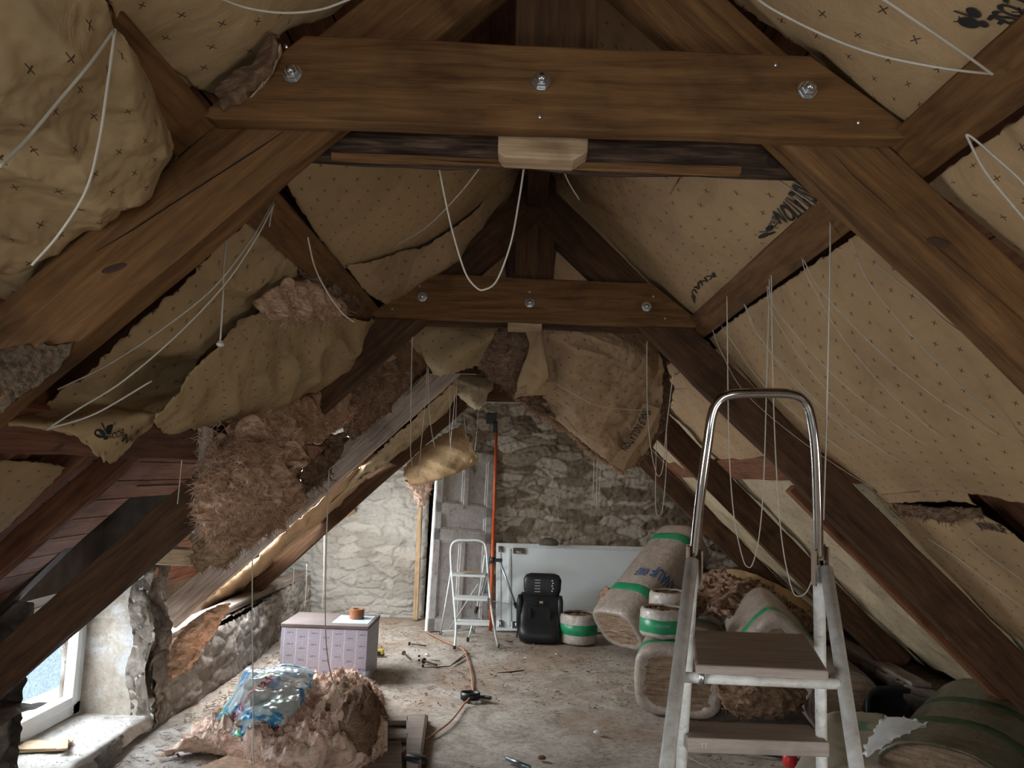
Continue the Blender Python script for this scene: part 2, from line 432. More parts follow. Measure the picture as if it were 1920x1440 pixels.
# ---- floor
def floor_mat():
    m, nt, b = new_mat('dusty_floor'); v = coords(nt, 'Object', (1, 1, 1), False)
    n = noise_(nt, v, 1.1, 7, .62, .5); n2 = noise_(nt, v, 3.2, 8, .72, .8); f = noise_(nt, v, 30, 8, .8, .5); s_ = noise_(nt, coords(nt, 'Object', (1, .6, 1), False), 75, 4, .7, 1.5)
    c = ramp(nt, n2, [(.30, (.25, .22, .18)), (.46, (.41, .37, .32)), (.56, (.50, .46, .41)), (.72, (.60, .57, .52))])
    c = mix(nt, ramp(nt, n, [(.48, (0, 0, 0)), (.60, (1, 1, 1))]), c, mix(nt, .5, c, (.33, .21, .13)))
    c = mix(nt, .75, c, ramp(nt, f, [(.34, (.30, .25, .2)), (.50, (.9, .88, .85)), (.62, (1, 1, 1))]), 'MULTIPLY')
    c = mix(nt, ramp(nt, s_, [(.63, (0, 0, 0)), (.68, (.8, .8, .8))]), c, (.075, .045, .028))
    set_col(nt, b, c); b.inputs['Roughness'].default_value = .9; b.inputs['Specular IOR Level'].default_value = .2
    bump(nt, b, math_(nt, 'ADD', f, math_(nt, 'MULTIPLY', n2, .5)), .6, .012); return m
FLOOR = floor_mat()
m = MB(); nx, ny = 130, 180
for j in range(ny):
    for i in range(nx):
        x = -3.3+6.6*i/(nx-1); y = -2.8+11.9*j/(ny-1)
        m.v.append((x, y, .010*fbm(Vector((x*1.3, y*1.3, 0)), 4)-.012))
m.f = [(j*nx+i, j*nx+i+1, (j+1)*nx+i+1, (j+1)*nx+i) for j in range(ny-1) for i in range(nx-1)]
struct('floor', m, FLOOR, smooth=True)

# ---- gable wall at the far end, 8.7 m off, with the doorway at its left part
GY = 8.77
def gable_lit_tone(p):  # daylight put into the stone colour: paler at the left, fading upwards
    return (.75+.25*math.sin(p.x*3+p.z*5))*max(0, min(1, 1.5-p.z*.5)) if p.x < -.7 else .12*max(0, 1-p.z)
def gable_piece(x0, x1, z0, z1, seed=0):
    return stone_grid(lambda u, v: (x0+(x1-x0)*u, GY, z0+(z1-z0)*v), int((x1-x0)*62)+2, int((z1-z0)*62)+2, (0, -1, 0), .045, 3.6, 10.5, 0, gable_lit_tone, .13)
g = MB(); g.col = []
DX0, DX1, DZ1 = -1.02, -.50, 1.86
for a in ((-3.0, DX0, -.05, 3.05), (DX0, DX1, DZ1, 3.05), (DX1, 3.0, -.05, 3.05)):
    q = gable_piece(*a); g.add(q.v, q.f); g.col += q.col
struct('wall_back', g, STONE, smooth=True)
# the dark passage behind the doorway, with its shelf edges
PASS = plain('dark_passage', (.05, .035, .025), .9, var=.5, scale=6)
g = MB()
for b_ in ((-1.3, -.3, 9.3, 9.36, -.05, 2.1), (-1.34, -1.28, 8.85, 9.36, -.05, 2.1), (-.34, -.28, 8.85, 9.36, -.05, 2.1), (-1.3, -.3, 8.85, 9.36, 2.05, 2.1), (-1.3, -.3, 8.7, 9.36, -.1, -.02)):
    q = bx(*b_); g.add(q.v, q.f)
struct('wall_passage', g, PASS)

# ---- eaves walls: low rubble walls at both sides
WX = -2.22
def lwall(y0, y1, z1, seed, x=WX, amp=.05, z0=-.05):
    return stone_grid(lambda u, v: (x+.06*math.sin(u*5)-(.10*max(0, v-.75)), y0+(y1-y0)*u, z0+(z1-z0)*v), int((y1-y0)*55)+3, int((z1-z0)*60)+3, (1, 0, 0), amp, 4.5, 10, seed, lambda p: .45+.3*noise.noise(p*3), .15)
left = MB(); left.col = []
def addw(W, q): W.add(q.v, q.f); W.col += q.col
addw(left, lwall(4.92, 8.72, .42, 3)); addw(left, lwall(-2.8, 3.98, .42, 5, x=-2.44)); addw(left, lwall(3.98, 4.92, .07, 4, amp=.05))
addw(left, stone_grid(lambda u, v: (-2.44-.4*u, 3.97, -.05+.95*v), 26, 70, (0, 1, 0), .05, 5, 7, 6))            # near jamb
addw(left, stone_grid(lambda u, v: (WX-.10-.5*v, -2.8+6.78*u, .40+.02*math.sin(u*9)), 120, 12, (0, 0, 1), .05, 4, 4, 7))    # tops
addw(left, stone_grid(lambda u, v: (WX-.10-.5*v, 4.92+3.8*u, .40), 120, 12, (0, 0, 1), .05, 4, 4, 8))
addw(left, stone_grid(lambda u, v: (-2.80, -2.8+6.78*u, -.05+.69*v), 40, 8, (1, 0, 0), .02))
addw(left, stone_grid(lambda u, v: (-2.80, 4.9+3.8*u, -.05+.69*v), 40, 8, (1, 0, 0), .02))
# the rough column of rubble at the corner of the window reveal, and the masonry above it
addw(left, stone_grid(lambda u, v: (WX+.02+.02*math.sin(v*17)-.10*v, 4.90+.20*u, -.02+1.22*v), 30, 110, (1, 0, 0), .045, 6, 9, 11))
addw(left, stone_grid(lambda u, v: (WX-.10-.12*u+.02*math.sin(v*17)-.05*v+.08, 4.885+.01*math.sin(v*9), -.02+1.22*v), 16, 90, (0, -1, 0), .035, 6, 9, 12))
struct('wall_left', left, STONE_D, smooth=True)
right = MB(); right.col = []
addw(right, stone_grid(lambda u, v: (2.36+.55*max(0, min(1, (.66-u)*25)), -2.8+11.5*u, -.05+.5*v), 300, 20, (-1, 0, 0), .08, 3.2, 7.5, 2))
addw(right, stone_grid(lambda u, v: (2.34+.55*max(0, min(1, (.66-u)*25))+.85*v, -2.8+11.5*u, .42), 300, 10, (0, 0, 1), .05, 3.2, 7.5, 2))
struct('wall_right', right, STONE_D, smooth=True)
rear = MB(); rear.col = []
for a in ((-3, 3, -.05, .5), (-3, -1.1, .5, 2.1), (1.5, 3, .5, 2.1), (-3, 3, 2.1, 3.1)):
    addw(rear, stone_grid(lambda u, v: (a[0]+(a[1]-a[0])*u, -2.8, a[2]+(a[3]-a[2])*v), 50, 20, (0, 1, 0), .05))
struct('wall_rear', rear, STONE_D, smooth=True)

# ---- window reveal, sill and window
rev = MB(); nu, nv = 40, 70
for j in range(nv):
    for i in range(nu):
        u, v = i/(nu-1), j/(nv-1); p = Vector((-2.74+.44*u, 4.90, .03+.93*v))
        st = .03 if (v*1.3 % .42) < .012 else 0
        rev.v.append((p.x, p.y-.012*fbm(p*8, 4)+st*.4, p.z))
rev.f = [(j*nu+i, j*nu+i+1, (j+1)*nu+i+1, (j+1)*nu+i) for j in range(nv-1) for i in range(nu-1)]
struct('trim_1', rev, JAMB, smooth=True)
sill = MB(); nu, nv = 34, 60
for j in range(nv):
    for i in range(nu):
        u, v = i/(nu-1), j/(nv-1); x = -2.8+.60*u; y = 3.96+.98*v
        e = max(0, (u-.93)/.07)
        sill.v.append((x+.02*noise.noise(Vector((0, y*9, 0)))*e, y, .075+.008*fbm(Vector((x*8, y*8, 1)), 4)-e*.06))
sill.f = [(j*nu+i, j*nu+i+1, (j+1)*nu+i+1, (j+1)*nu+i) for j in range(nv-1) for i in range(nu-1)]
SILLM = plain('pale_mortar_sill', (.50, .46, .40), .9, var=.35, scale=14, bmp=.5)
struct('trim_2', sill, SILLM, smooth=True)
WHITE_PVC = plain('white_window_frame', (.74, .77, .78), .35, var=.03)
GLASS, nt, b = new_mat('window_glass'); b.inputs['Base Color'].default_value = (.9, .95, 1, 1); b.inputs['Transmission Weight'].default_value = 1; b.inputs['Roughness'].default_value = .03; b.inputs['IOR'].default_value = 1.01
WXF = -2.70
fr = MB()
for b_ in ((WXF-.035, WXF+.035, 4.83, 4.905, .08, .86), (WXF-.035, WXF+.035, 3.97, 4.04, .08, .86), (WXF-.035, WXF+.035, 3.97, 4.905, .08, .155), (WXF-.035, WXF+.035, 3.97, 4.905, .79, .86)):
    q = bx(*b_); fr.add(q.v, q.f)
wfr = struct('window_1', fr, WHITE_PVC, bevel=.006)
q = MB()
for b_ in ((WXF-.005, WXF+.055, 4.775, 4.83, .15, .80), (WXF-.005, WXF+.055, 4.04, 4.09, .15, .80), (WXF-.005, WXF+.055, 4.09, 4.775, .15, .205), (WXF-.005, WXF+.055, 4.09, 4.775, .745, .80)):
    z = bx(*b_); q.add(z.v, z.f)
wsash = child('window_sash', q, WHITE_PVC, wfr, bevel=.006)
child('window_pane', bx(WXF+.012, WXF+.018, 4.085, 4.78, .2, .75), GLASS, wfr)
# what the window gives onto: a pale roughcast wall across the yard and the ground before it
YARD = plain('yard_roughcast', (.46, .52, .53), .95, var=.35, scale=30, bmp=.6)
m = bx(-7.2, -7.0, 2.0, 14.0, -3.0, 1.2); struct('wall_yard', m, YARD)

# ---- roof: boards, outside everything (ceiling), one mesh per slope; the left one is cut away at the dormer
BOARD = wood('roof_boards', (.10, .038, .020), (.19, .078, .042), (.27, .12, .066))
def boards(side):
    m = MB(); s = -.275; k = 0
    while s < (3.75 if side < 0 else 4.3):
        wd = .135
        spans = [(-2.8, 8.8)]
        if side < 0 and s > 2.45: spans = [(-2.8, 3.97), (4.95, 8.8)]
        if side < 0 and s > 2.45: spans = [(-2.8, -.7), (.9, 3.97), (4.95, 8.8)]
        if side < 0 and 1.75 < s < 2.95: spans = [q for a, b in ([(-2.8, 8.8)] if s <= 2.45 else spans) for q in ([(a, min(b, 5.5)), (7.0, b)] if b > 7.0 else [(a, b)])]
        for y0, y1 in spans:
            a = [SL(side, s, y0, .285), SL(side, s+wd-.007, y0, .285), SL(side, s+wd-.007, y1, .285), SL(side, s, y1, .285)]
            n = SN(side)*-.022
            m.add(a+[p+n for p in a], [(0, 1, 2, 3), (7, 6, 5, 4), (0, 4, 5, 1), (1, 5, 6, 2), (2, 6, 7, 3), (3, 7, 4, 0)])
        s += wd; k += 1
    return m
def slope_matrix(side):
    """local x along y (depth), so that the grain of the boards runs along the roof"""
    x = Vector((0, 1, 0)); z = -SN(side); y = z.cross(x)
    return Matrix((x, y, z)).transposed().to_4x4()
def to_local(m, M):
    Mi = M.inverted(); m.v = [tuple(Mi @ Vector(p)) for p in m.v]; return m
for side, nm in ((-1, 'ceiling_left'), (1, 'ceiling_right')):
    Ms = slope_matrix(side); o = struct(nm, to_local(boards(side), Ms), BOARD, matrix=Ms)
# tiles' underlay outside the boards keeps daylight out of the joints
UNDER = plain('underlay', (.03, .025, .02), .9)
for side, nm in ((-1, 'ceiling_underlay_left'), (1, 'ceiling_underlay_right')):
    m = MB()
    spans = [(-2.8, 8.8, -.315, 4.3)] if side > 0 else [(-2.8, 8.8, -.315, 1.76), (-2.8, 5.5, 1.76, 2.50), (7.0, 8.8, 1.76, 2.50), (-2.8, -.7, 2.50, 3.8), (.9, 3.97, 2.50, 3.8), (4.95, 5.5, 2.50, 3.8), (7.0, 8.8, 2.50, 3.8), (5.5, 7.0, 2.95, 3.8)]
    for y0, y1, s0, s1 in spans:
        a = [SL(side, s0, y0, .32), SL(side, s1, y0, .32), SL(side, s1, y1, .32), SL(side, s0, y1, .32)]
        n = SN(side)*-.02; m.add(a+[p+n for p in a], [(0, 1, 2, 3), (7, 6, 5, 4), (0, 4, 5, 1), (1, 5, 6, 2), (2, 6, 7, 3), (3, 7, 4, 0)])
    struct(nm, m, UNDER)
# dormer cheeks and lid around the window on the left, outside the slope
m = MB()
for y0, y1 in ((3.90, 3.98), (4.93, 5.01)):
    q = [(-1.96, 1.52), (-2.82, 1.52), (-2.82, .58)]
    n_ = len(q); m.add([(x, y0, z) for x, z in q]+[(x, y1, z) for x, z in q], [tuple(range(n_)), tuple(range(n_, 2*n_))[::-1]]+[(k, n_+k, n_+(k+1) % n_, (k+1) % n_) for k in range(n_)])
for b_ in ((-2.80, -1.93, 3.9, 5.01, 1.50, 1.56), (-2.76, -2.64, 3.95, 4.95, .855, 1.52)):
    q = bx(*b_); m.add(q.v, q.f)
struct('wall_dormer', m, PASS)

# ================================================================ carpentry
def beam(name, p0, p1, w, h, up, mat, label=None, cat='beam', group=None, wob=.004, nseg=None, par=None, chunky=0, sub=None):
    """a squared timber from p0 to p1, w wide across and h high along 'up'; slightly uneven like hewn wood"""
    p0, p1 = Vector(p0), Vector(p1); x = (p1-p0); L = x.length; x.normalize(); up = Vector(up); y = up.cross(x).normalized(); z = x.cross(y)
    M = Matrix((x, y, z)).transposed().to_4x4(); M.translation = p0
    m = MB(); ns = nseg or max(2, int(L/.09)); sd = random.random()*50; ring = []
    nq = 3
    for i in range(ns+1):
        t = L*i/ns; row = []
        for (a, b_) in [(-.5+k/nq, -.5) for k in range(nq)]+[(.5, -.5+k/nq) for k in range(nq)]+[(.5-k/nq, .5) for k in range(nq)]+[(-.5, .5-k/nq) for k in range(nq)]:
            r = 1+0*wob
            dy = wob*fbm(Vector((t*2.2+sd, a*2, b_*3)), 3); dz = wob*1.6*fbm(Vector((t*2.2, a*3+sd, b_*2)), 3)
            if chunky: dz += chunky*noise.noise(Vector((t*7+sd, a*4, b_*3)))*(1 if b_ < 0 else .2); dy += chunky*.5*noise.noise(Vector((t*8, sd, b_*6)))
            row.append((t, a*w+dy, b_*h+dz))
        ring.append(row)
    n = 4*nq; m.v = [p for r in ring for p in r]
    m.f = [(i*n+k, (i+1)*n+k, (i+1)*n+(k+1) % n, i*n+(k+1) % n) for i in range(ns) for k in range(n)]
    m.f += [tuple(range(n)), tuple(ns*n+k for k in range(n))[::-1]]
    if par is not None: return child(name, m, mat, par, matrix=M, bevel=.005, label=sub)
    o = obj(name, m, mat, matrix=M, bevel=.005)
    if label: tag(o, label, cat, group)
    return o
def plank_poly(name, poly, y0, y1, mat, par=None, wob=.004, label=None):
    """a board cut from an outline in x,z between depths y0 and y1; grain along x"""
    P = []
    for a, b_ in zip(poly, poly[1:]+poly[:1]):
        L = math.hypot(b_[0]-a[0], b_[1]-a[1]); k = max(1, int(L/.04))
        for i in range(k):
            x, z = a[0]+(b_[0]-a[0])*i/k, a[1]+(b_[1]-a[1])*i/k
            if 0 < i: z += .5*wob*fbm(Vector((x*5, z*3, y0*9)), 3)
            P.append((x, z))
    n = len(P); m = MB(); m.v = [(x, y0, z) for x, z in P]+[(x, y1, z) for x, z in P]
    m.f = [tuple(range(n)), tuple(range(n, 2*n))[::-1]]+[(i, n+i, n+(i+1) % n, (i+1) % n) for i in range(n)]
    return child(name, m, mat, par, bevel=.004, label=label) if par is not None else obj(name, m, mat, bevel=.004)
def bolt(par, x, y, z, r=.017):
    """washer, hexagonal nut and threaded end on the front of a beam"""
    m = MB(); lathe(m, [(0, 0), (r*1.15, 0), (r*1.15, .003), (r*.6, .003)], (x, y, z), (0, -1, 0), 24)
    w = child('washer', m, STEEL, par)
    m = MB(); lathe(m, [(0, .002), (r*.92, .002), (r*.98, .005), (r*.98, .012), (r*.85, .0155), (r*.5, .0155), (0, .0155)], (x, y, z), (0, -1, 0), 6); child('nut', m, STEEL, w, bevel=.0008)
    m = MB(); lathe(m, [(r*.46, .012), (r*.50, .014), (r*.46, .016), (r*.50, .018), (r*.46, .020), (r*.42, .024), (0, .024)], (x, y, z), (0, -1, 0), 16); child('threaded_end', m, STEEL, w, smooth=True)
    return w
def screw(par, x, y, z, r=.0045):
    m = MB(); lathe(m, [(0, 0), (r, .0), (r*.9, .002), (r*.4, .003), (r*.3, .001), (0, .001)], (x, y, z), (0, -1, 0), 12); return child('screw', m, STEEL, par)
NM = ['nearest', 'second', 'third', 'fourth']
WHERE = ['closest to the camera', 'with the small white ladder seen beneath it', 'half hidden behind the fallen insulation', 'last before the stone gable']
for k, Y in enumerate(TR):
    hx = lambda z: S0+(ZC-z)/TAN              # half width of the outer faces at z
    yb = Y+.045
    t = thing('collar_beam', ['wide brown collar board with three big bolts, nearest overhead', 'brown collar board with three bolts, second one back under the hanging cord', 'collar board of the third truss, mostly behind drooping insulation', 'dark collar board of the farthest truss above the stone wall'][k], 'beam', (XC, Y, 2.3), 'collar boards across the roof trusses')
    rz = random.uniform(-.004, .004)
    zb_ = (2.327, 2.305, 2.30, 2.30)[k]
    poly = [(XC-hx(zb_)-.0, zb_+.010), (XC-hx(zb_)+.025, zb_), (XC, zb_), (XC+hx(zb_)-.03, zb_-.002), (XC+hx(zb_)+.01, zb_+.002), (XC+hx(zb_)+.012, zb_+.024), (XC+hx(2.49)-.015, 2.497), (XC+.3, 2.500), (XC, 2.502), (XC-.3, 2.510), (XC-hx(2.51)+.01, 2.512)]
    plank_poly('beam', poly, Y, yb, W_OLD if k < 2 else W_DARK, t)
    for x, z in ((-.489, 2.426), (.016, 2.424), (.55, 2.421)) if k == 0 else ((-.465, 2.402), (.016, 2.391), (.536, 2.39)) if k == 1 else ():
        bolt(t, x, Y-.0005, z, .017 if k == 0 else .019)
    if k == 0:
        for px, py in ((537, 88), (1012, 219), (1454, 122), (1609, 230)):
            p = PY(px, py, Y); screw(t, p.x, Y-.0005, p.z)
    if k == 1:
        for px, py in ((787, 536), (993, 547), (1225, 556), (1247, 597), (735, 579)):
            p = PY(px, py, Y); screw(t, p.x, Y-.0005, p.z, .005)
    # rear collar, rough sawn with bark
    yr = Y+.122
    t2 = thing('rear_collar_beam', 'rough dark collar board with bark edge behind the %s bolted collar board' % NM[k], 'beam', (XC, yr, 2.3), 'rough collar boards behind the trusses')
    if k == 0:
        beam('beam', (XC-.68, yr+.025, 2.388), (XC+.70, yr+.025, 2.382), .05, .165, (0, 0, 1), W_BARK, par=t2, chunky=.012)
        beam('split_edge', (-.43, yr-.002, 2.304), (.45, yr-.002, 2.298), .02, .012, (0, 0, 1), W_OLD, par=t2, chunky=.006)
        # spacer block between the two boards, its pale end grain showing
        p0 = PY(934, 261, Y+.06); p1 = PY(1102, 297, Y+.06)
        zb = p1.z-.002; m = plank_poly('spacer_block', [(p0.x, zb+.012), (p0.x+.012, zb), (p1.x-.03, zb-.003), (p1.x, zb+.016), (p1.x, 2.40), (p0.x, 2.40)], Y+.06, yr-.002, W_PALE, None, .002)
        tag(m, 'pale sawn wooden block wedged between the nearest two collar boards', 'block')
        p0 = PY(941, 300, yr-.01); p1 = PY(1052, 308, yr-.01); mm = bx(p0.x, p1.x, yr-.02, yr-.004, p0.z-.009, p0.z+.004); child('pale_batten', mm, W_BLOND, t2, bevel=.002)
    else:
        beam('beam', (XC-.68, yr+.025, 2.39), (XC+.70, yr+.025, 2.39), .05, .18, (0, 0, 1), W_DARK, par=t2, chunky=.004)
        if k == 1:
            m = bx(-.08, .075, Y+.047, yr-.004, 2.278, 2.36); o = obj('spacer_block', m, W_PALE, bevel=.003); tag(o, 'small pale block under the middle of the second bolted collar board', 'block')
    # principal rafters: between the collars, .2 deep, from ridge to eaves
    yr0, yr1 = Y+.048, Y+.118
    for side in (-1, 1):
        mat = {(-1, 0): W_OLD, (1, 0): W_OLD, (-1, 1): W_DARK, (1, 1): W_DARK, (-1, 2): W_WASH, (1, 2): W_DARK, (-1, 3): W_DARK, (1, 3): W_DARK}[(side, k)]
        hh = .150 if (side, k) == (1, 0) else .172
        a = SL(side, .02, (yr0+yr1)/2, -hh/2); s_end = 3.62
        if side < 0 and k == 2: s_end = 3.42
        b_ = SL(side, s_end, (yr0+yr1)/2, -hh/2)
        beam('principal_rafter', a, b_, yr1-yr0, hh, -SN(side), mat,
             {(-1, 0): 'big brown rafter crossing the left foreground, knot and woodworm patch on it', (1, 0): 'big brown rafter crossing the upper right foreground',
              (-1, 1): 'dark rafter on the left in front of the small window', (1, 1): 'brown rafter on the right behind the chrome ladder handle',
              (-1, 2): 'pinkish whitewashed rafter on the left ending beside the window reveal', (1, 2): 'dark rafter on the right, third from the camera',
              (-1, 3): 'dark rafter on the left closest to the stone gable wall', (1, 3): 'dark rafter on the right closest to the stone gable wall'}[(side, k)], 'rafter', 'principal rafters of the four trusses', wob=.006)
    # king post
    m = MB(); beam('king_post', (.032+(0 if k else .013), Y+.083, 2.42), (.032+(0 if k else .013), Y+.083, 3.0), .174, .066, (0, -1, 0), W_DARK,
         ['dark upright king post above the middle of the nearest collar board', 'dark upright king post above the second collar board', 'dark king post of the third truss, mostly hidden', 'dark king post above the farthest collar board'][k], 'post', 'king posts under the ridge')
# ridge beam and purlins
beam('ridge_beam', (XC, -2.8, 2.93), (XC, 8.75, 2.93), .09, .16, (0, 0, 1), W_DARK, 'dark ridge beam running along the top of the roof', 'beam')
PURL = {}
for side in (-1, 1):
    nm = 'left' if side < 0 else 'right'
    s_low = (S0+.034)/COS
    a = SL(side, s_low-.055, -2.8, .075); b_ = SL(side, s_low-.055, 8.75, .075)
    beam('purlin', a, b_, .11, .15, -SN(side), W_OLD, 'upper purlin running along the %s slope above the rafters' % nm, 'beam', 'purlins carried by the trusses', nseg=140)
    s2 = 1.419/COS
    a = SL(side, s2-.085, -2.8, .075); b_ = SL(side, s2-.085, 8.75, .075)
    beam('purlin', a, b_, .17, .15, -SN(side), W_RED, 'lower reddish purlin running along the %s slope at eye height' % nm, 'beam', 'purlins carried by the trusses', nseg=140)
# common rafters of round and squared timber between purlins and boards
CR = {-1: [2.05, 2.45, 2.85, 3.2], 1: [2.3, 2.85, 4.2, 4.75, 6.2]}
lab = {(-1, 0): 'first bare common rafter under the boards, lower left', (-1, 1): 'second bare common rafter under the boards, lower left', (-1, 2): 'third bare common rafter under the boards, lower left', (-1, 3): 'fourth bare common rafter just before the dark left rafter',
       (1, 0): 'reddish common rafter at the right picture edge below the purlin', (1, 1): 'common rafter behind the big taut sheet on the right', (1, 2): 'reddish common rafter between the second and third right trusses', (1, 3): 'further common rafter between the second and third right trusses', (1, 4): 'common rafter between the third and fourth right trusses'}
for side in (-1, 1):
    for i, y in enumerate(CR[side]):
        o_ = .195 if side < 0 else (-.022 if i in (2,) else .195)
        if side > 0 and i == 0: o_ = .12
        beam('common_rafter', SL(side, 1.0 if side < 0 else 2.0, y, o_), SL(side, 3.75, y, o_), .085, .10 if o_ > .1 else .05, -SN(side), W_RED, lab[(side, i)], 'rafter', 'common rafters')
# wall plate timber on the low wall at the left
beam('wall_plate', (-2.42, 5.05, .435), (-2.40, 8.6, .435), .14, .06, (0, 0, 1), W_GREY, 'grey timber plate lying on top of the low left wall', 'beam')
beam('wall_plate', (2.44, 4.8, .445), (2.46, 8.6, .445), .12, .05, (0, 0, 1), W_GREY, 'grey timber plate lying on top of the low right wall', 'beam')
# short timbers beside the window
a = PY(300, 1040, 4.75); b_ = PY(377, 1045, 4.75)
beam('cut_timber', a+Vector((-.05, 0, 0)), b_, .16, .10, (0, 0, 1), W_PALE, 'short sawn timber stub sticking out beside the dark rafter above the window', 'beam')
beam('brace', PY(360, 1015, 4.9), PY(470, 905, 4.9), .05, .05, (0, 1, 0), W_GREY, 'thin grey brace rising from the timber stub into the loose wool', 'beam')

# roof window added at left behind the third rafter, opening for the fill lamp
m = MB()
Mw = slope_matrix(-1)
def slab_s(m, y0, y1, s0, s1, o0, o1):
    a = [SL(-1, s, y, o) for o in (o0, o1) for s, y in ((s0, y0), (s1, y0), (s1, y1), (s0, y1))]
    m.add(a, [(0, 1, 2, 3), (7, 6, 5, 4), (0, 4, 5, 1), (1, 5, 6, 2), (2, 6, 7, 3), (3, 7, 4, 0)])
for q in ((5.48, 5.56, 1.72, 2.98), (6.94, 7.02, 1.72, 2.98), (5.5, 7.0, 1.72, 1.80), (5.5, 7.0, 2.90, 2.98)): slab_s(m, *q, .25, .37)
w2 = struct('window_added', m, WHITE_PVC)

# cracks, seams and the woodworm patch on the nearest timbers
CRACK = plain('crack_shadow_gap', (.012, .008, .005), 1)
def crack(par_name, pts, y, label=None, r=.0022):
    par = bpy.data.objects[par_name]; m = MB(); tube(m, [PY(px, py, y) for px, py in pts], [r*.3]+[r]*(len(pts)-2)+[r*.3], 5, flat=.5)
    WORLD[par.name] = par.matrix_world.copy() if par.parent is None else WORLD[par.name]
    return child('crack', m, CRACK, par)
bpy.context.view_layer.update()
crack('principal_rafter', [(532,246),(470,288),(400,333),(320,384),(250,430),(180,472)], 1.522)
crack('principal_rafter.001', [(1560,285),(1600,330),(1680,400),(1790,492),(1925,606)], 1.522, r=.0014)
par = bpy.data.objects['principal_rafter']
Lw = Loft([[PY(x, y, 1.520) for x, y in r] for r in (((-40,650),(20,655),(80,648),(138,640)), ((-40,700),(20,690),(70,680),(130,655)), ((-40,740),(10,728),(60,712),(112,685)), ((-40,790),(5,770),(40,745),(85,712)))], 90, 60, 0, Vector((0, -1, 0)), .004, 60, .0, .01, 3)
child('worm_eaten_patch', Lw.mb(), plain('worm_eaten_wood', (.070, .046, .026), 1, var=.7, scale=90, bmp=1), par, smooth=True, label='pitted grey worm-eaten patch')
for nm, (px, py) in (('principal_rafter', (214, 503)), ('principal_rafter.001', (1757, 455))):
    m = MB(); q = PY(px, py, 1.5225)
    R_ = [[q+Vector((math.cos(t)*rr*1.6*.78+math.sin(t)*rr*.5*.62, -dz, math.cos(t)*rr*1.6*.62*(1 if px < 900 else -1)*.3+math.sin(t)*rr*.5)) for t in [2*math.pi*k/20 for k in range(20)]] for rr, dz in ((.020, 0), (.014, .0035), (.008, .001), (.002, .003))]
    m.v = [tuple(p) for r in R_ for p in r]; m.f = [(j*20+i, j*20+(i+1) % 20, (j+1)*20+(i+1) % 20, (j+1)*20+i) for j in range(3) for i in range(20)]+[tuple(60+k for k in range(20))]
    child('knot', m, plain('knot_wood', (.05, .024, .012), .8) if px < 900 else bpy.data.materials['knot_wood'], bpy.data.objects[nm], smooth=True)
# ================================================================ insulation facing sheets
def sheet(side, rows, label, mat=K_MAIN, nu=90, nv=60, sag=.0, wr=.006, ws=6, ridge=0, ragged=.006, group='kraft faced insulation panels', off=.05, name='insulation_sheet', seed=0, cat='insulation', dirn=None, thick=.003):
    R = []
    for r in rows:
        q = []
        for p in r:
            if side is None: q.append(PY(*p))
            elif len(p) > 2: q.append(PS(p[0], p[1], side, p[2]))
            else: q.append(PS(p[0], p[1], side, off))
        R.append(q)
    L = Loft(R, nu, nv, sag, dirn or (SN(side) if side else Vector((0, -1, -.3))), wr, ws, ridge, ragged, seed)
    o = obj(name, L.mb(), mat, smooth=True, solid=thick)
    WORLD[o.name] = Matrix.Identity(4)
    tag(o, label, cat, group); return o, L

# bay 0 ---------------------------------------------------------
S1, L1 = sheet(-1, [[(100,-120,-.01),(190,-10,-.01),(215,25,0),(260,88),(330,134),(372,168),(408,182)],
                    [(230,-200),(330,-60),(400,20),(460,80),(470,130),(440,150)],
                    [(400,-260),(500,-120),(540,-10),(540,40),(521,66)],
                    [(600,-300),(660,-120),(680,-30),(612,32)]],
               'kraft sheet at the top left, above the loose purlin, with a torn folded corner', K_OLIVE, sag=.03, wr=.008, ws=5, ridge=.006, seed=1)
S2, L2 = sheet(-1, [[(-150,-260,-.02),(60,-110,-.02),(180,-20,-.02),(208,40,-.015),(232,72,.01),(275,135),(330,196)],
                    [(-200,-40,-.02),(0,40,-.02),(120,90,-.01),(215,160,.02),(275,230),(330,262),(365,240)],
                    [(-200,200),(0,280),(120,330),(200,365),(262,360),(310,330),(380,290)],
                    [(-200,480),(0,555),(60,520),(130,475),(230,425),(310,360),(390,300)]],
               'large rumpled kraft sheet filling the upper left corner behind the nearest rafter', K_OLIVE, nu=170, nv=130, sag=.05, wr=.022, ws=7.5, ridge=.036, seed=2)
# folded torn corner of the first sheet, wool showing
S1b, _ = sheet(-1, [[(402,178,.02),(430,150,.02),(470,112,.02),(521,64,.02)],[(415,200,-.02),(440,190,-.03),(485,140,-.03),(523,78,-.01)],[(427,216,-.01),(450,190,-.02),(500,130,-.02),(525,95,0)]],
               'torn wool strip folded over along the corner of the top left sheet', WOOL_D, nu=50, nv=20, wr=.012, ws=22, group=None, name='torn_wool_strip', thick=.006)
S1c, _ = sheet(-1, [[(426,217,-.02),(455,195,-.03),(500,140,-.03),(526,82,-.01)],[(430,217,-.02),(468,190,-.03),(508,140,-.03),(526,100,-.01)]],
               'thin curled paper edge hanging beside the left end of the nearest collar board', K_PALE, nu=40, nv=6, wr=.003, group=None, name='torn_paper_edge')
S3, L3 = sheet(1, [[(1330,-80),(1385,5),(1455,55),(1525,100),(1595,165),(1698,240)],
                   [(1500,-140),(1550,0),(1600,50),(1640,110),(1680,170),(1706,238)],
                   [(1700,-160),(1730,-20),(1740,60),(1730,120),(1722,180),(1709,238)],
                   [(2100,-60),(1980,50),(1920,98),(1850,148),(1780,194),(1714,238)]],
              'smooth kraft sheet at the top right with a black clover print', K_MAIN, nu=90, nv=80, sag=.03, wr=.005, ws=4, ridge=.006, seed=3)
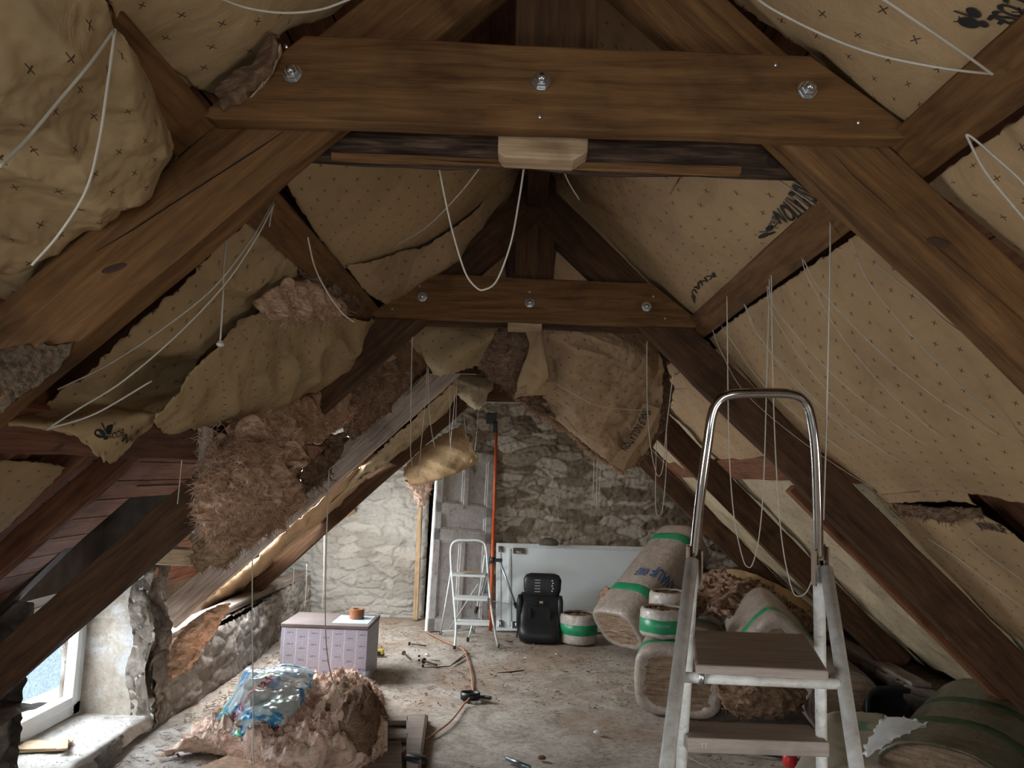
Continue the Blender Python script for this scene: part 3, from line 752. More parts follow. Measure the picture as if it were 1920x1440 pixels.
S4, L4 = sheet(1, [[(2100,90),(1920,215),(1850,265),(1780,315),(1741,345)],
                   [(2100,350),(1920,350),(1845,335),(1780,342),(1742,347)],
                   [(2130,640),(1935,495),(1855,432),(1790,382),(1743,349)]],
              'kraft sheet at the right edge below the upper purlin, cord loop hanging in front', K_MAIN, nu=70, nv=50, sag=.02, wr=.004, ws=4, off=.05, seed=4)
# bay 1 ---------------------------------------------------------
S5, L5 = sheet(-1, [[(510,280),(700,285),(850,290),(990,296)],
                    [(540,350),(700,365),(830,350),(970,335)],
                    [(595,440),(720,430),(830,405),(955,365)],
                    [(645,504),(745,478),(830,447),(945,372)]],
               'smooth kraft sheet left of the ridge between the first two collar boards', K_MAIN, nu=80, nv=60, sag=.03, wr=.004, ws=3, seed=5)
S5b, _ = sheet(-1, [[(650,500,.04),(745,474,.03),(830,443,.02),(978,312,.04)],
                    [(688,548,.0),(765,520,-.02),(850,475,-.02),(950,385,.02)],
                    [(736,577,.0),(766,550,-.01),(835,497,-.01),(920,420,.03)]],
               'darker loose fold of kraft sheet bellying down beside the second collar board', K_WORN, nu=80, nv=40, sag=.02, wr=.008, ws=5, ridge=.012, seed=6)
S6, L6 = sheet(1, [[(1000,298),(1150,298),(1300,300),(1450,305)],
                   [(1008,345),(1150,380),(1330,390),(1560,408)],
                   [(1090,425),(1200,440),(1330,455),(1482,470)],
                   [(1170,500),(1240,512),(1320,525),(1400,530)],
                   [(1284,592),(1295,600),(1308,604),(1338,578)]],
               'kraft sheet right of the ridge in the second bay, with a printed name and clover', K_MAIN, nu=110, nv=80, sag=.03, wr=.006, ws=3.4, ridge=.010, seed=7)
S7, L7 = sheet(-1, [[(505,368),(530,400),(560,432),(578,470)],
                    [(400,470),(450,490),(520,515),(556,525)],
                    [(270,600),(340,600),(430,596),(474,580)],
                    [(110,735),(220,720),(350,690),(420,660),(452,640)],
                    [(20,790,-.02),(110,785,-.05),(200,778,-.08),(280,762,-.10),(335,748,-.10)],
                    [(45,800,-.03),(130,812,-.09),(172,845,-.14),(215,866,-.16),(250,830,-.15),(286,800,-.13)]],
               'crumpled kraft sheet sagging on the left with a hanging printed corner', K_OLIVE, nu=130, nv=120, sag=.05, wr=.013, ws=7, ridge=.028, ragged=.012, seed=8)
S7b, L7b = sheet(-1, [[(448,602,-.02),(500,583,-.02),(600,592,-.02),(700,600,-.02)],
                      [(400,655,-.08),(480,645,-.07),(600,640,-.06),(722,664,-.03)],
                      [(335,725,-.12),(430,715,-.12),(560,700,-.10),(695,682,-.05)],
                      [(290,780,-.15),(400,776,-.15),(520,752,-.12),(612,724,-.08)],
                      [(306,812,-.16),(420,796,-.15),(520,768,-.12),(600,735,-.08)]],
                 'kraft sheet draped over the left purlin, its lower edge curling over pink wool', K_OLIVE, nu=130, nv=90, sag=.03, wr=.012, ws=7, ridge=.024, ragged=.008, seed=9)
S8, L8 = sheet(1, [[(1640,410),(1590,452),(1500,512),(1410,574),(1330,634)],
                   [(1770,585),(1650,590),(1530,632),(1430,685),(1380,705)],
                   [(1920,735,.02),(1800,750,.01),(1680,785,.01),(1580,815,.01),(1500,815,.01)],
                   [(2090,905,-.02),(1960,945,-.02),(1850,930,-.03),(1760,920,-.03),(1654,928,-.02)]],
               'big taut kraft sheet on the right criss-crossed by thin cords', K_MAIN, nu=110, nv=110, sag=.07, wr=.003, ws=3, seed=10, off=.04)
S9, L9 = sheet(1, [[(1640,940),(1750,950),(1830,962),(1960,1040),(2150,1130)],
                   [(1700,1035),(1850,1070),(1960,1120),(2150,1230)],
                   [(1795,1135),(1900,1170),(1980,1200),(2150,1330)],
                   [(1890,1235),(1980,1285),(2060,1320),(2160,1420)]],
               'kraft sheet at the right edge below the lower purlin with a printed name', K_MAIN, nu=70, nv=50, sag=.02, wr=.005, ws=5, seed=11, off=.04)
# flap over the lower right purlin
sheet(1, [[(1640,925,.0),(1740,905,-.02),(1800,908,-.03),(1815,935,-.03)],[(1665,945,0),(1740,940,-.03),(1800,940,-.04),(1832,948,-.03)]],
      'brownish kraft flap lying over the lower purlin on the right', K_WORN, nu=40, nv=12, wr=.006, group=None, off=0)
sheet(-1, [[(-150,858,.12),(0,862,.12),(80,868,.12),(122,876,.12)],[(-150,930,.12),(0,940,.12),(60,930,.12),(95,905,.12)],[(-150,1060,.12),(-60,1020,.12),(0,998,.12),(40,960,.12)]],
      'piece of kraft sheet at the left edge below the lower purlin', K_OLIVE, nu=40, nv=30, wr=.004, sag=.01, seed=12)

def wsheet(side, y0, y1, s0, s1, off, label, mat=K_MAIN, sag=.03, wr=.008, ridge=.01, seed=0):
    R = [[SL(side, s, y0+(y1-y0)*k/5, off) for k in range(6)] for s in np.linspace(s0, s1, 6)]
    L = Loft(R, 80, 70, sag, SN(side), wr, 5, ridge, .006, seed)
    o = obj('insulation_sheet', L.mb(), mat, smooth=True, solid=.003); WORLD[o.name] = Matrix.Identity(4)
    return tag(o, label, 'insulation', 'kraft faced insulation panels'), L
wsheet(1, 3.40, 5.48, 1.15, 2.0, .04, 'upper kraft sheet of the third bay right of the fallen panel', K_WORN, seed=20)
wsheet(1, 3.40, 5.48, 1.95, 3.7, .035, 'long wrinkled kraft strip between the second and third right rafters', K_PALE, seed=21, wr=.012, ridge=.025)
wsheet(1, 5.30, 7.38, 1.1, 3.7, .035, 'long kraft strip between the third and fourth right rafters', K_PALE, seed=22, wr=.012, ridge=.025)
wsheet(1, 7.20, 8.68, 1.1, 3.6, .02, 'kraft strip between the last right rafter and the stone gable', K_WORN, seed=23)
wsheet(-1, 7.36, 8.68, .2, 3.45, .02, 'tan sheet between the last left rafter and the stone gable', K_FLAT, seed=24, sag=.03)
wsheet(-1, 5.46, 7.16, .2, 1.7, .04, 'upper kraft lining behind the third left rafter', K_WORN, seed=25)
wsheet(-1, 3.56, 5.26, .2, 1.25, .04, 'kraft lining at the ridge of the third bay, left side', K_WORN, seed=26)
wsheet(1, 3.56, 5.26, .15, 1.15, .04, 'kraft lining at the ridge of the third bay, right side', K_WORN, seed=27)
wsheet(1, 5.46, 8.68, .15, 1.1, .04, 'kraft lining at the ridge near the gable, right side', K_WORN, seed=28)
wsheet(1, 1.70, 3.36, .1, .6, .04, 'kraft strip tucked beside the king post right of the ridge', K_WORN, seed=29)
wsheet(-1, -2.7, 1.46, .1, 1.0, .06, 'kraft lining overhead left of the ridge by the camera', K_OLIVE, seed=30)
wsheet(1, -2.7, 1.40, .1, 1.0, .06, 'kraft lining overhead right of the ridge by the camera', K_OLIVE, seed=31)

# drooping strip under the third left rafter
def sag_strip(rows, label, mat=K_PALE, seed=0, **k):
    return sheet(-1, rows, label, mat, seed=seed, **{**dict(nu=120, nv=24, sag=.0, wr=.012, ws=9, ridge=.016, ragged=.02), **k})
sag_strip([[(900,672,.0),(800,765,.0),(690,862,.0),(640,915,.0),(560,985,.0)],
           [(885,700,-.05),(800,790,-.05),(700,868,-.05),(640,925,-.05),(560,992,-.02)],
           [(852,742,-.06),(835,775,-.08),(770,845,-.08),(690,888,-.07),(640,925,-.04)]],
          'long wrinkled kraft belly hanging below the third left rafter, upper piece', K_PALE, 31)
sag_strip([[(700,860,.0),(640,900,.0),(540,990,.0),(450,1070,.0),(330,1185,.0),(300,1230,0)],
           [(694,885,-.04),(640,930,-.05),(560,995,-.05),(480,1060,-.04),(400,1140,-.03),(330,1215,-.02)],
           [(690,890,-.04),(655,945,-.05),(590,985,-.06),(515,1042,-.04),(500,1090,-.02),(430,1190,-.0),(370,1250,0.0)]],
          'torn kraft strip hanging below the whitewashed left rafter, lower piece', K_WORN, 32)
# tan sheet at the far left by the gable
sheet(-1, [[(662,952,-.02),(590,1040,-.02),(520,1100,-.02),(440,1170,-.02)],[(668,962,-.06),(640,1010,-.06),(560,1075,-.06),(455,1165,-.04)],[(660,985,-.05),(645,1020,-.06),(575,1085,-.05),(455,1175,-.03)]],
      'tan plain sheet catching light at the foot of the farthest left rafter', K_FLAT, nu=60, nv=20, wr=.006, seed=33)
# hanging sheets, third bay ------------------------------------
S10, L10 = sheet(None, [[(772,613,3.75),(810,608,3.75),(870,606,3.8),(935,606,3.85)],
                        [(782,640,3.78),(830,655,3.7),(880,650,3.7),(925,632,3.8)],
                        [(797,675,3.85),(830,685,3.72),(870,680,3.75),(912,655,3.85)],
                        [(815,704,3.9),(840,702,3.8),(870,694,3.8),(896,684,3.9)]],
                 'small greenish kraft sheet hanging under the left end of the second collar board', K_OLIVE, nu=70, nv=50, wr=.008, ws=6, ridge=.012, ragged=.012, seed=34)
S11, L11 = sheet(None, [[(985,606,3.85),(1060,608,3.8),(1140,612,3.85),(1215,622,3.95)],
                        [(1000,660,3.9),(1080,660,3.78),(1160,660,3.85),(1243,680,4.05)],
                        [(1010,720,4.05),(1090,730,3.95),(1170,730,4.0),(1240,760,4.15)],
                        [(1040,780,4.25),(1100,800,4.15),(1165,805,4.2),(1225,820,4.3)],
                        [(1060,800,4.35),(1110,842,4.3),(1168,880,4.32),(1200,866,4.4)]],
                 'large fallen insulation panel hanging in the middle, wrinkled, printed name on its edge', K_WORN, nu=150, nv=140, wr=.028, ws=8, ridge=.05, ragged=.012, seed=35, dirn=Vector((0, -1, -.2)))
def thick_wool(rows, label, mat, nu=70, nv=40, amp=.05, ws=8, seed=0, name='glass_wool_tuft', wisps=120, wl=.06, wr_=.0009, group=None, nrm=Vector((0, -1, -.2)), side=None, off=0, kind=None, sagv=.0):
    R = [[(PY(*p) if side is None else PS(p[0], p[1], side, p[2] if len(p) > 2 else off)) for p in r] for r in rows]
    L = Loft(R, nu, nv, 0, nrm, 0, 5, 0, .0, seed)
    m = MB(); sd = Vector((seed*2.3, seed, 0)); fr = []
    n0 = nrm.normalized(); cen = L.at(.5, .5)
    for j in range(nv):
        for i in range(nu):
            u, v = i/(nu-1), j/(nv-1); p = L.G[j][i]; q = (p+sd)*ws
            e = (math.sin(math.pi*u)*math.sin(math.pi*v))**.5
            d = amp*(.5*e + .60*fbm(q, 5, .8)*(.3+e) + .10*(1-abs(noise.noise(q*1.6))*2)*e + .16*fbm(q*5, 3, .6))
            t = Vector((noise.noise(q*.8), noise.noise(q*.8+Vector((7, 0, 0))), noise.noise(q*.8+Vector((0, 9, 0)))))*amp*.55
            edge = 1-min(1, 4*min(u, 1-u, v, 1-v))
            t += Vector((noise.noise(p*31), 0, noise.noise(p*29+sd)))*amp*.6*edge
            fr.append(p+n0*d+t)
    b = nu*nv; back = [p-n0*(-amp*.25)+0*n0 for p in fr]
    back = [L.G[k//nu][k % nu]-n0*amp*.35 for k in range(b)]
    m.v = [tuple(p) for p in fr+back]
    fc = [(j*nu+i, j*nu+i+1, (j+1)*nu+i+1, (j+1)*nu+i) for j in range(nv-1) for i in range(nu-1)]
    m.f = fc+[tuple(b+x for x in f[::-1]) for f in fc]
    per = [i for i in range(nu)]+[j*nu+nu-1 for j in range(1, nv)]+[(nv-1)*nu+i for i in range(nu-2, -1, -1)]+[j*nu for j in range(nv-2, 0, -1)]
    m.f += [(per[k], b+per[k], b+per[(k+1) % len(per)], per[(k+1) % len(per)]) for k in range(len(per))]
    rg = random.Random(seed)
    for _ in range(int(wisps*4)):
        p = fr[rg.randrange(b)]; short = _ > wisps*.5; dr = Vector((rg.uniform(-1, 1), rg.uniform(-.5, .2), rg.uniform(-1.3, .5))).normalized(); pts = [p]
        for k in range(4):
            dr = (dr+Vector((rg.uniform(-.6, .6), rg.uniform(-.3, .3), rg.uniform(-.7, .5)))).normalized(); pts.append(pts[-1]+dr*wl*(.13 if short else .25)*rg.uniform(.5, 1.4))
        tube(m, pts, [wr_*2, wr_*2, wr_*1.5, wr_, wr_*.4], 3, False)
    o = obj(name, m, mat, smooth=True); WORLD[o.name] = Matrix.Identity(4)
    tag(o, label, 'insulation', group, kind); return o
K = 'loose clumps of glass wool'
# the wool edge and the left part of the fallen panel
thick_wool([[(880,620,3.95),(930,612,3.9),(1000,612,3.9)],[(885,660,4.0),(940,665,3.9),(1005,665,3.92)],[(897,690,4.1),(950,710,4.05),(1000,730,4.05)],[(960,735,4.2),(1000,760,4.2),(1040,785,4.25)]],
           'brown rippled wool exposed at the left side of the fallen panel', WOOL_D, amp=.05, ws=11, seed=41, wisps=120, name='glass_wool_batt', group=K)
thick_wool([[(1215,625,4.1),(1240,650,4.2),(1255,700,4.25)],[(1225,700,4.2),(1240,730,4.25),(1258,760,4.3)],[(1205,800,4.35),(1225,810,4.35),(1245,800,4.4)],[(1170,870,4.4),(1195,872,4.42),(1222,845,4.42)]],
           'brown wool edge at the right side of the fallen panel', WOOL_D, amp=.04, ws=12, seed=42, wisps=80, name='glass_wool_batt', group=K)
thick_wool([[(958,730,4.22),(1010,770,4.27),(1060,800,4.38),(1110,845,4.38),(1170,884,4.38)],[(964,744,4.22),(1015,784,4.27),(1062,812,4.38),(1110,852,4.38),(1168,890,4.38)]],
           'pinkish torn wool fringe along the lower edge of the fallen panel', WOOL, nu=120, nv=10, amp=.02, ws=16, seed=43, wisps=200, wl=.04, name='glass_wool_fringe', group=K)
# folded paper strap of the panel
s, _ = sheet(None, [[(982,612,3.82),(992,650,3.82),(975,700,3.9),(968,730,4.0),(970,742,4.05)],[(1010,612,3.78),(1012,650,3.75),(1010,700,3.8),(1000,735,3.88),(990,742,4.0)],[(1018,612,3.8),(1020,655,3.76),(1028,700,3.8),(1022,720,3.85),(1030,738,3.95)]],
      'dark creased kraft strap folded down the left of the fallen panel', K_FLAT, nu=40, nv=20, wr=.008, ws=14, ridge=.008, group=None, seed=44)
s, _ = sheet(None, [[(966,735,3.98),(1000,715,3.85),(1040,718,3.88)],[(965,745,4.0),(1000,740,3.9),(1045,735,3.9)]], 'small crumpled kraft fold at the foot of the creased strap', K_WORN, nu=30, nv=12, wr=.01, ws=16, group=None, seed=45)
# flattened board on its right lower corner, bearing the printed name
s, L11b = sheet(None, [[(1206,755,4.02),(1188,800,4.14),(1165,840,4.22),(1142,868,4.26)],[(1238,765,4.06),(1215,812,4.17),(1185,852,4.25),(1168,884,4.29)]],
                'folded edge of the fallen panel carrying its black printed name', K_WORN, nu=60, nv=16, wr=.002, ws=10, group=None, seed=46)
sheet(None, [[(846,712,5.5),(880,695,5.5),(930,705,5.5)],[(860,735,5.45),(890,728,5.42),(922,728,5.45)],[(862,745,5.5),(885,755,5.45),(905,760,5.45)],[(868,750,5.5),(886,766,5.5),(900,768,5.5)]],
      'small frayed kraft scrap hanging under the third truss left of the ridge', K_PALE, nu=40, nv=30, wr=.016, ws=8, ridge=.02, ragged=.02, seed=47)
S12, L12 = sheet(None, [[(757,878,7.35),(790,842,7.35),(830,815,7.35),(866,797,7.4)],
                        [(758,893,7.30),(800,868,7.2),(845,848,7.2),(885,832,7.3)],
                        [(768,905,7.35),(800,900,7.25),(850,885,7.25),(896,858,7.35)],
                        [(775,915,7.5),(805,904,7.4),(850,890,7.4),(895,868,7.45)]],
                 'curled kraft panel hanging from cords in front of the old grey door', K_MAIN, nu=70, nv=40, wr=.012, ws=6, ridge=.02, ragged=.02, seed=48)
thick_wool([[(760,900,7.4),(790,905,7.4),(812,900,7.4)],[(775,925,7.38),(790,925,7.38),(808,920,7.4)],[(785,948,7.38),(792,946,7.38),(798,936,7.4)]],
           'small ragged tuft of wool at the lower end of the curled panel by the door', WOOL_P, nu=30, nv=24, amp=.05, ws=14, seed=49, wisps=60, group=K)
# left side loose wool ------------------------------------------
thick_wool([[(478,572,-.03),(520,545,-.02),(590,530,-.01),(640,560,0)],[(490,588,-.06),(540,575,-.06),(600,580,-.06),(650,585,-.04)],[(520,597,-.08),(560,598,-.08),(610,590,-.08),(655,596,-.06)]],
           'tan wool bulging out of the gap beside the left purlin', WOOL, side=-1, amp=.05, ws=12, seed=50, nrm=SN(-1), wisps=60, group=K)
thick_wool([[(560,500,.02),(600,505,.02),(640,530,.02),(680,565,.03)],[(570,540,.0),(600,548,.0),(645,560,.0),(690,585,.02)]],
           'dark wool stuffed above the torn gap beside the left purlin', WOOL_D, side=-1, amp=.04, ws=10, seed=51, nrm=SN(-1), wisps=40, group=K)
thick_wool([[(640,735,-.02),(680,690,-.0),(730,665,.02),(780,668,.03)],[(640,775,-.02),(690,740,.0),(740,700,.02),(790,690,.03)],[(650,815,-.02),(700,790,.0),(745,750,.02),(795,700,.03)],[(668,826,-.02),(710,815,0),(760,770,.02),(800,715,.03)]],
           'dark brown exposed wool batt between the second and third left rafters', WOOL_D, side=-1, amp=.05, ws=10, seed=52, nrm=SN(-1), wisps=160, name='glass_wool_batt', group=K)
sheet(-1, [[(668,828,-.05),(720,800,-.05),(760,745,-.04),(800,700,-.04)],[(690,830,-.06),(735,790,-.06),(775,735,-.05),(806,705,-.04)]],
      'narrow kraft edge running beside the dark brown wool batt', K_PALE, nu=50, nv=8, wr=.004, group=None, seed=53)
thick_wool([[(400,785,-.16),(520,765,-.15),(620,735,-.10),(660,720,-.08)],[(430,805,-.18),(520,790,-.18),(610,770,-.12),(655,760,-.08)],[(470,830,-.16),(540,830,-.15),(600,815,-.10),(640,800,-.05)]],
           'pink wool spilling from under the edge of the draped left sheet', WOOL, side=-1, amp=.07, ws=9, seed=54, nrm=SN(-1), wisps=200, wl=.05, group=K)
thick_wool([[(440,800,2.55),(500,790,2.5),(560,800,2.6)],[(405,860,2.5),(480,850,2.38),(566,840,2.55)],[(385,930,2.5),(460,920,2.35),(555,900,2.55)],[(395,975,2.5),(455,985,2.4),(540,955,2.6)],[(440,1000,2.55),(460,1015,2.5),(500,1000,2.6)]],
           'large fluffy clump of pink and tan wool hanging torn on the left', WOOL, nu=120, nv=120, amp=.13, ws=6, seed=55, wisps=1700, wl=.042, wr_=.0007, group=K)
thick_wool([[(372,800,2.5),(385,800,2.5),(398,805,2.5)],[(376,860,2.5),(386,860,2.48),(402,865,2.5)],[(372,900,2.5),(382,905,2.48),(396,905,2.5)],[(374,950,2.5),(378,955,2.5),(384,955,2.5)],[(373,1000,2.5),(375,1002,2.5),(377,1002,2.5)]],
           'thin grey strand of wool hanging straight down beside the torn clump', plain('grey_wool', (.36, .27, .20), 1, var=.3, scale=30), nu=16, nv=60, amp=.02, ws=14, seed=56, wisps=60, wl=.05, name='glass_wool_strand', group=K)
thick_wool([[(450,930,2.9),(500,900,2.9),(545,900,3.0)],[(400,985,2.9),(470,975,2.8),(540,950,3.0)],[(370,1020,2.9),(430,1020,2.8),(500,990,2.95)],[(385,1055,2.95),(410,1060,2.9),(450,1030,2.95)]],
           'yellowish wool bundle tucked behind the rafter above the window', wool('yellow_wool', ((.25, .15, .08), (.48, .33, .19), (.66, .50, .33)), 12), nu=70, nv=70, amp=.08, ws=12, seed=57, wisps=160, wl=.05, group=K)
thick_wool([[(565,880,2.75),(590,860,2.8),(640,810,3.0)],[(560,915,2.8),(590,895,2.85),(640,850,3.0)],[(540,960,2.9),(570,930,2.9),(600,900,3.0)]],
           'ragged brown wool beside the splintered rafter edge', WOOL_D, nu=40, nv=40, amp=.06, ws=13, seed=58, wisps=120, wl=.06, group=K)
# wool low on the left under the whitewashed rafter
thick_wool([[(330,1190,5.15),(380,1150,5.2),(430,1130,5.3)],[(300,1230,5.1),(350,1215,5.15),(400,1190,5.3)],[(295,1270,5.1),(330,1270,5.1),(360,1240,5.2)]],
           'pinkish wool batt standing below the end of the whitewashed rafter', WOOL, nu=40, nv=40, amp=.06, ws=9, seed=59, wisps=40, group=K)
# wool ends seen along the purlins on the right
thick_wool([[(1706,222,.03),(1745,200,.03),(1790,170,.03),(1850,140,.03)],[(1712,240,.03),(1752,214,.03),(1800,180,.03),(1852,152,.03)]],
           'grey pink wool squeezed out between the top right sheet and the purlin', WOOL_D, nu=60, nv=10, side=1, amp=.02, ws=24, seed=60, nrm=SN(1), wisps=40, wl=.02, group=K)
thick_wool([[(1670,945,.02),(1760,955,.02),(1835,955,.02)],[(1690,965,.02),(1760,972,.02),(1840,968,.02)]],
           'brown wool showing under the flap of the lower right purlin', WOOL_D, nu=60, nv=10, side=1, amp=.03, ws=20, seed=61, nrm=SN(1), wisps=60, wl=.03, group=K)
thick_wool([[(322,190,.06),(340,215,.06),(352,235,.06)],[(310,205,.04),(325,235,.04),(345,262,.04)]],
           'knot of wool in the dark hole above the nearest left rafter', WOOL_D, nu=20, nv=14, side=-1, amp=.03, ws=24, seed=62, nrm=SN(-1), wisps=20, wl=.02, group=K)

# print on the facings -------------------------------------------
print_on(L3, S3, 'logo', (1812,6), (1780,38), .042, INK, name='printed_clover', off=.008)
print_on(L3, S3, 'text', (1902,-16), (1851,34), .030, INK, txt='ECOSE', off=.008)
print_on(L6, S6, 'text', (1494,334), (1452,396), .050, INK, txt='INSULATION', off=.014)
print_on(L6, S6, 'text', (1452,400), (1434,430), .026, INK, txt='with ECOSE', off=.014)
print_on(L6, S6, 'logo', (1436,420), (1416,444), .050, INK, name='printed_clover', off=.012)
print_on(L6, S6, 'text', (1338,512), (1296,560), .045, INK, txt='KNAUF', off=.014)
print_on(L7, S7, 'text', (268,800), (236,815), .030, INK, txt='ION', off=.02)
print_on(L7, S7, 'text', (232,806), (196,814), .018, INK, txt='ECOSE', off=.02)
print_on(L7, S7, 'logo', (214,792), (176,800), .05, INK, name='printed_clover')
print_on(L9, S9, 'text', (1838,990), (1896,1006), .035, INK, txt='KNAUF', off=.014)
print_on(L11b, s if False else S11, 'text', (1206,766), (1160,838), .045, INK, txt='KNAUF INSULATION', off=.03)

# ================================================================ cords
def cord(pts, label, r=.0022, mat=STRING, name='cord', cat='cord', group='white cords hanging from the roof'):
    P = [PY(*p) for p in pts]
    m = MB(); tube(m, smooth_path(P, 10), r, 6); o = obj(name, m, mat, smooth=True); return tag(o, label, cat, group)
cord([(400,-8,1.2),(460,14,1.2),(530,24,1.2),(600,18,1.2),(665,-5,1.2)], 'cord sagging across the top edge above the left sheet', .0020)
cord([(0,312,.80),(50,262,.84),(110,190,.88),(170,118,.92),(214,56,.98)], 'cord running from the left edge up to the purlin tip', .0020)
cord([(60,497,1.12),(110,440,1.10),(160,360,1.06),(185,270,1.02),(203,150,1.0),(216,54,.98)], 'cord bowing down the rumpled top left sheet', .0021)
cord([(1405,-14,1.2),(1450,18,1.2),(1550,68,1.2),(1650,104,1.18),(1770,128,1.16),(1850,137,1.17),(1853,134,1.16),(1780,82,1.08),(1650,-6,1.0)], 'bright cord hooked to a point on the upper right purlin', .0021)
cord([(1985,430,1.3),(1920,345,1.3),(1860,290,1.3),(1828,262,1.3),(1814,253,1.3),(1816,262,1.3),(1850,325,1.28),(1920,410,1.25),(1990,500,1.2)], 'cord loop hanging below the purlin at the right edge', .0021)
cord([(821,303,1.75),(835,375,1.8),(850,440,1.82),(872,510,1.84),(892,538,1.85),(908,543,1.85),(932,525,1.85),(958,455,1.82),(974,370,1.8),(983,310,1.76)], 'long white cord loop hanging in the middle before the second collar board', .0024)
cord([(905,308,1.8),(860,365,2.0),(800,425,2.2),(742,460,2.4)], 'straight cord slanting left from behind the nearest collar board', .0018)
cord([(1052,310,1.8),(1068,345,1.9),(1086,374,2.0)], 'short cord end right of the ridge behind the pale block', .0018)
cord([(1425,317,1.8),(1470,345,1.85),(1530,385,1.9)], 'short cord end crossing the printed sheet to the right rafter', .0020)
cord([(512,380,1.8),(470,450,1.8),(400,540,1.8),(300,620,1.8),(200,685,1.8),(108,730,1.8)], 'upper of two long cords bowed across the crumpled left sheet', .0021)
cord([(514,382,1.8),(478,450,1.79),(420,535,1.78),(330,630,1.76),(230,715,1.75),(150,765,1.74),(94,801,1.74),(100,801,1.74),(180,775,1.76),(285,714,1.8)], 'lower of two long cords, doubled back at the hanging corner', .0022)
cord([(424,448,1.8),(420,500,1.8),(418,560,1.8),(413,640,1.8)], 'short knotted cord hanging straight before the left sheet', .0022)
lp = MB(); lathe(lp, [(0, 0), (.008, .003), (.010, .008), (.004, .016), (0, .017)], PY(413, 651, 1.8), (0, 0, 1), 10); tag(obj('cord_knot', lp, STRING), 'white knot at the end of the short straight cord', 'cord')
cord([(513,384,1.8),(508,405,1.8),(505,425,1.8)], 'tiny frayed cord tail where the two left cords are tied', .0016)
cord([(577,445,2.0),(590,500,2.05),(612,545,2.1),(640,585,2.15),(664,604,2.2)], 'cord dropping beside the left purlin to the draped sheet', .0022)
cord([(341,863,2.3),(337,905,2.3),(333,945,2.3)], 'short cord dangling below the lower left purlin', .0018)
cord([(690,820,2.95),(650,855,2.9),(617,880,2.86)], 'cord slanting down to the edge of the whitewashed rafter', .0020)
cord([(617,880,2.86),(614,960,2.9),(611,1050,3.0),(610,1140,3.2),(612,1210,3.4),(622,1270,3.7),(640,1306,4.0)], 'long straight cord falling beside the printed carton', .0024)
cord([(474,985,3.0),(473,1100,3.0),(474,1250,3.0),(475,1440,3.0),(476,1500,3.0)], 'long vertical cord in front of the plastic bag', .0024)
cord([(773,632,3.3),(771,720,3.4),(770,800,3.5),(770,850,3.6),(773,873,3.7)], 'vertical cord from the second collar board, with a tiny bead', .0024)
cord([(801,685,3.9),(798,750,4.0),(790,830,4.2),(784,895,4.4)], 'thin cord left of the curled panel', .0022)
cord([(803,690,3.9),(804,750,4.0),(808,800,4.1),(815,838,4.3)], 'curved thin cord between two left rafters', .0024)
cord([(844,700,5.4),(844,760,5.5),(843,800,5.6),(845,842,5.7)], 'faint cord over the last left rafter', .0026)
cord([(853,738,5.4),(850,780,5.6),(845,830,5.8),(847,842,5.9)], 'second faint cord beside the frayed scrap', .0026)
cord([(855,700,5.4),(856,740,5.5),(854,795,5.6)], 'third faint cord by the frayed scrap', .0024)
cord([(897,768,7.2),(894,810,7.25),(889,850,7.3),(882,868,7.3)], 'cord holding up the right end of the curled panel', .0032)
cord([(870,780,7.25),(872,800,7.28),(874,818,7.3)], 'short cord holding the top of the curled panel', .0030)
cord([(826,699,4.0),(860,701,4.0),(893,702,4.05)], 'taut cord stretched between hanging sheet and fallen panel', .0020)
cord([(905,753,7.15),(940,754,7.15),(985,755,7.15)], 'white cord stretched along the farthest collar board', .0030)
cord([(1010,700,3.9),(1060,730,3.8),(1120,760,3.82),(1180,768,3.9),(1215,769,4.0)], 'thin cord stretched across the fallen panel', .0020)
cord([(1213,640,3.4),(1213,720,3.45),(1215,790,3.5),(1222,850,3.6),(1232,890,3.7),(1242,880,3.7),(1250,800,3.6),(1262,700,3.5)], 'cord loop hanging right of the fallen panel', .0022)
cord([(1231,790,4.6),(1230,860,4.7),(1229,930,4.8),(1231,962,4.8),(1237,966,4.8),(1243,950,4.8),(1249,880,4.7),(1250,780,4.6)], 'second, lower cord loop before the stone gable', .0026)
cord([(1114,852,5.4),(1113,900,5.4),(1112,925,5.4)], 'short cord tail below the fallen panel, left', .0024)
cord([(1120,852,5.4),(1119,900,5.4),(1119,940,5.4),(1123,930,5.4),(1127,860,5.4)], 'narrow cord loop below the fallen panel', .0024)
cord([(1363,555,2.7),(1364,650,2.7),(1366,800,2.75),(1370,900,2.8),(1378,980,2.85),(1392,1045,2.9),(1402,1063,2.9),(1412,1055,2.9),(1424,1000,2.85),(1432,900,2.8),(1438,700,2.7),(1444,490,2.4)], 'deep cord loop hanging behind the chrome ladder handle', .0021)
cord([(1446,490,2.4),(1448,650,2.5),(1452,800,2.6),(1460,950,2.7),(1470,1040,2.75),(1485,1105,2.8),(1497,1118,2.8),(1512,1110,2.8),(1524,1085,2.8)], 'long cord falling between the ladder rails to a low loop', .0021)
cord([(1557,416,1.9),(1556,520,1.92),(1552,700,1.95),(1548,850,2.0),(1544,975,2.05)], 'taut vertical cord right of the chrome handle', .0021)
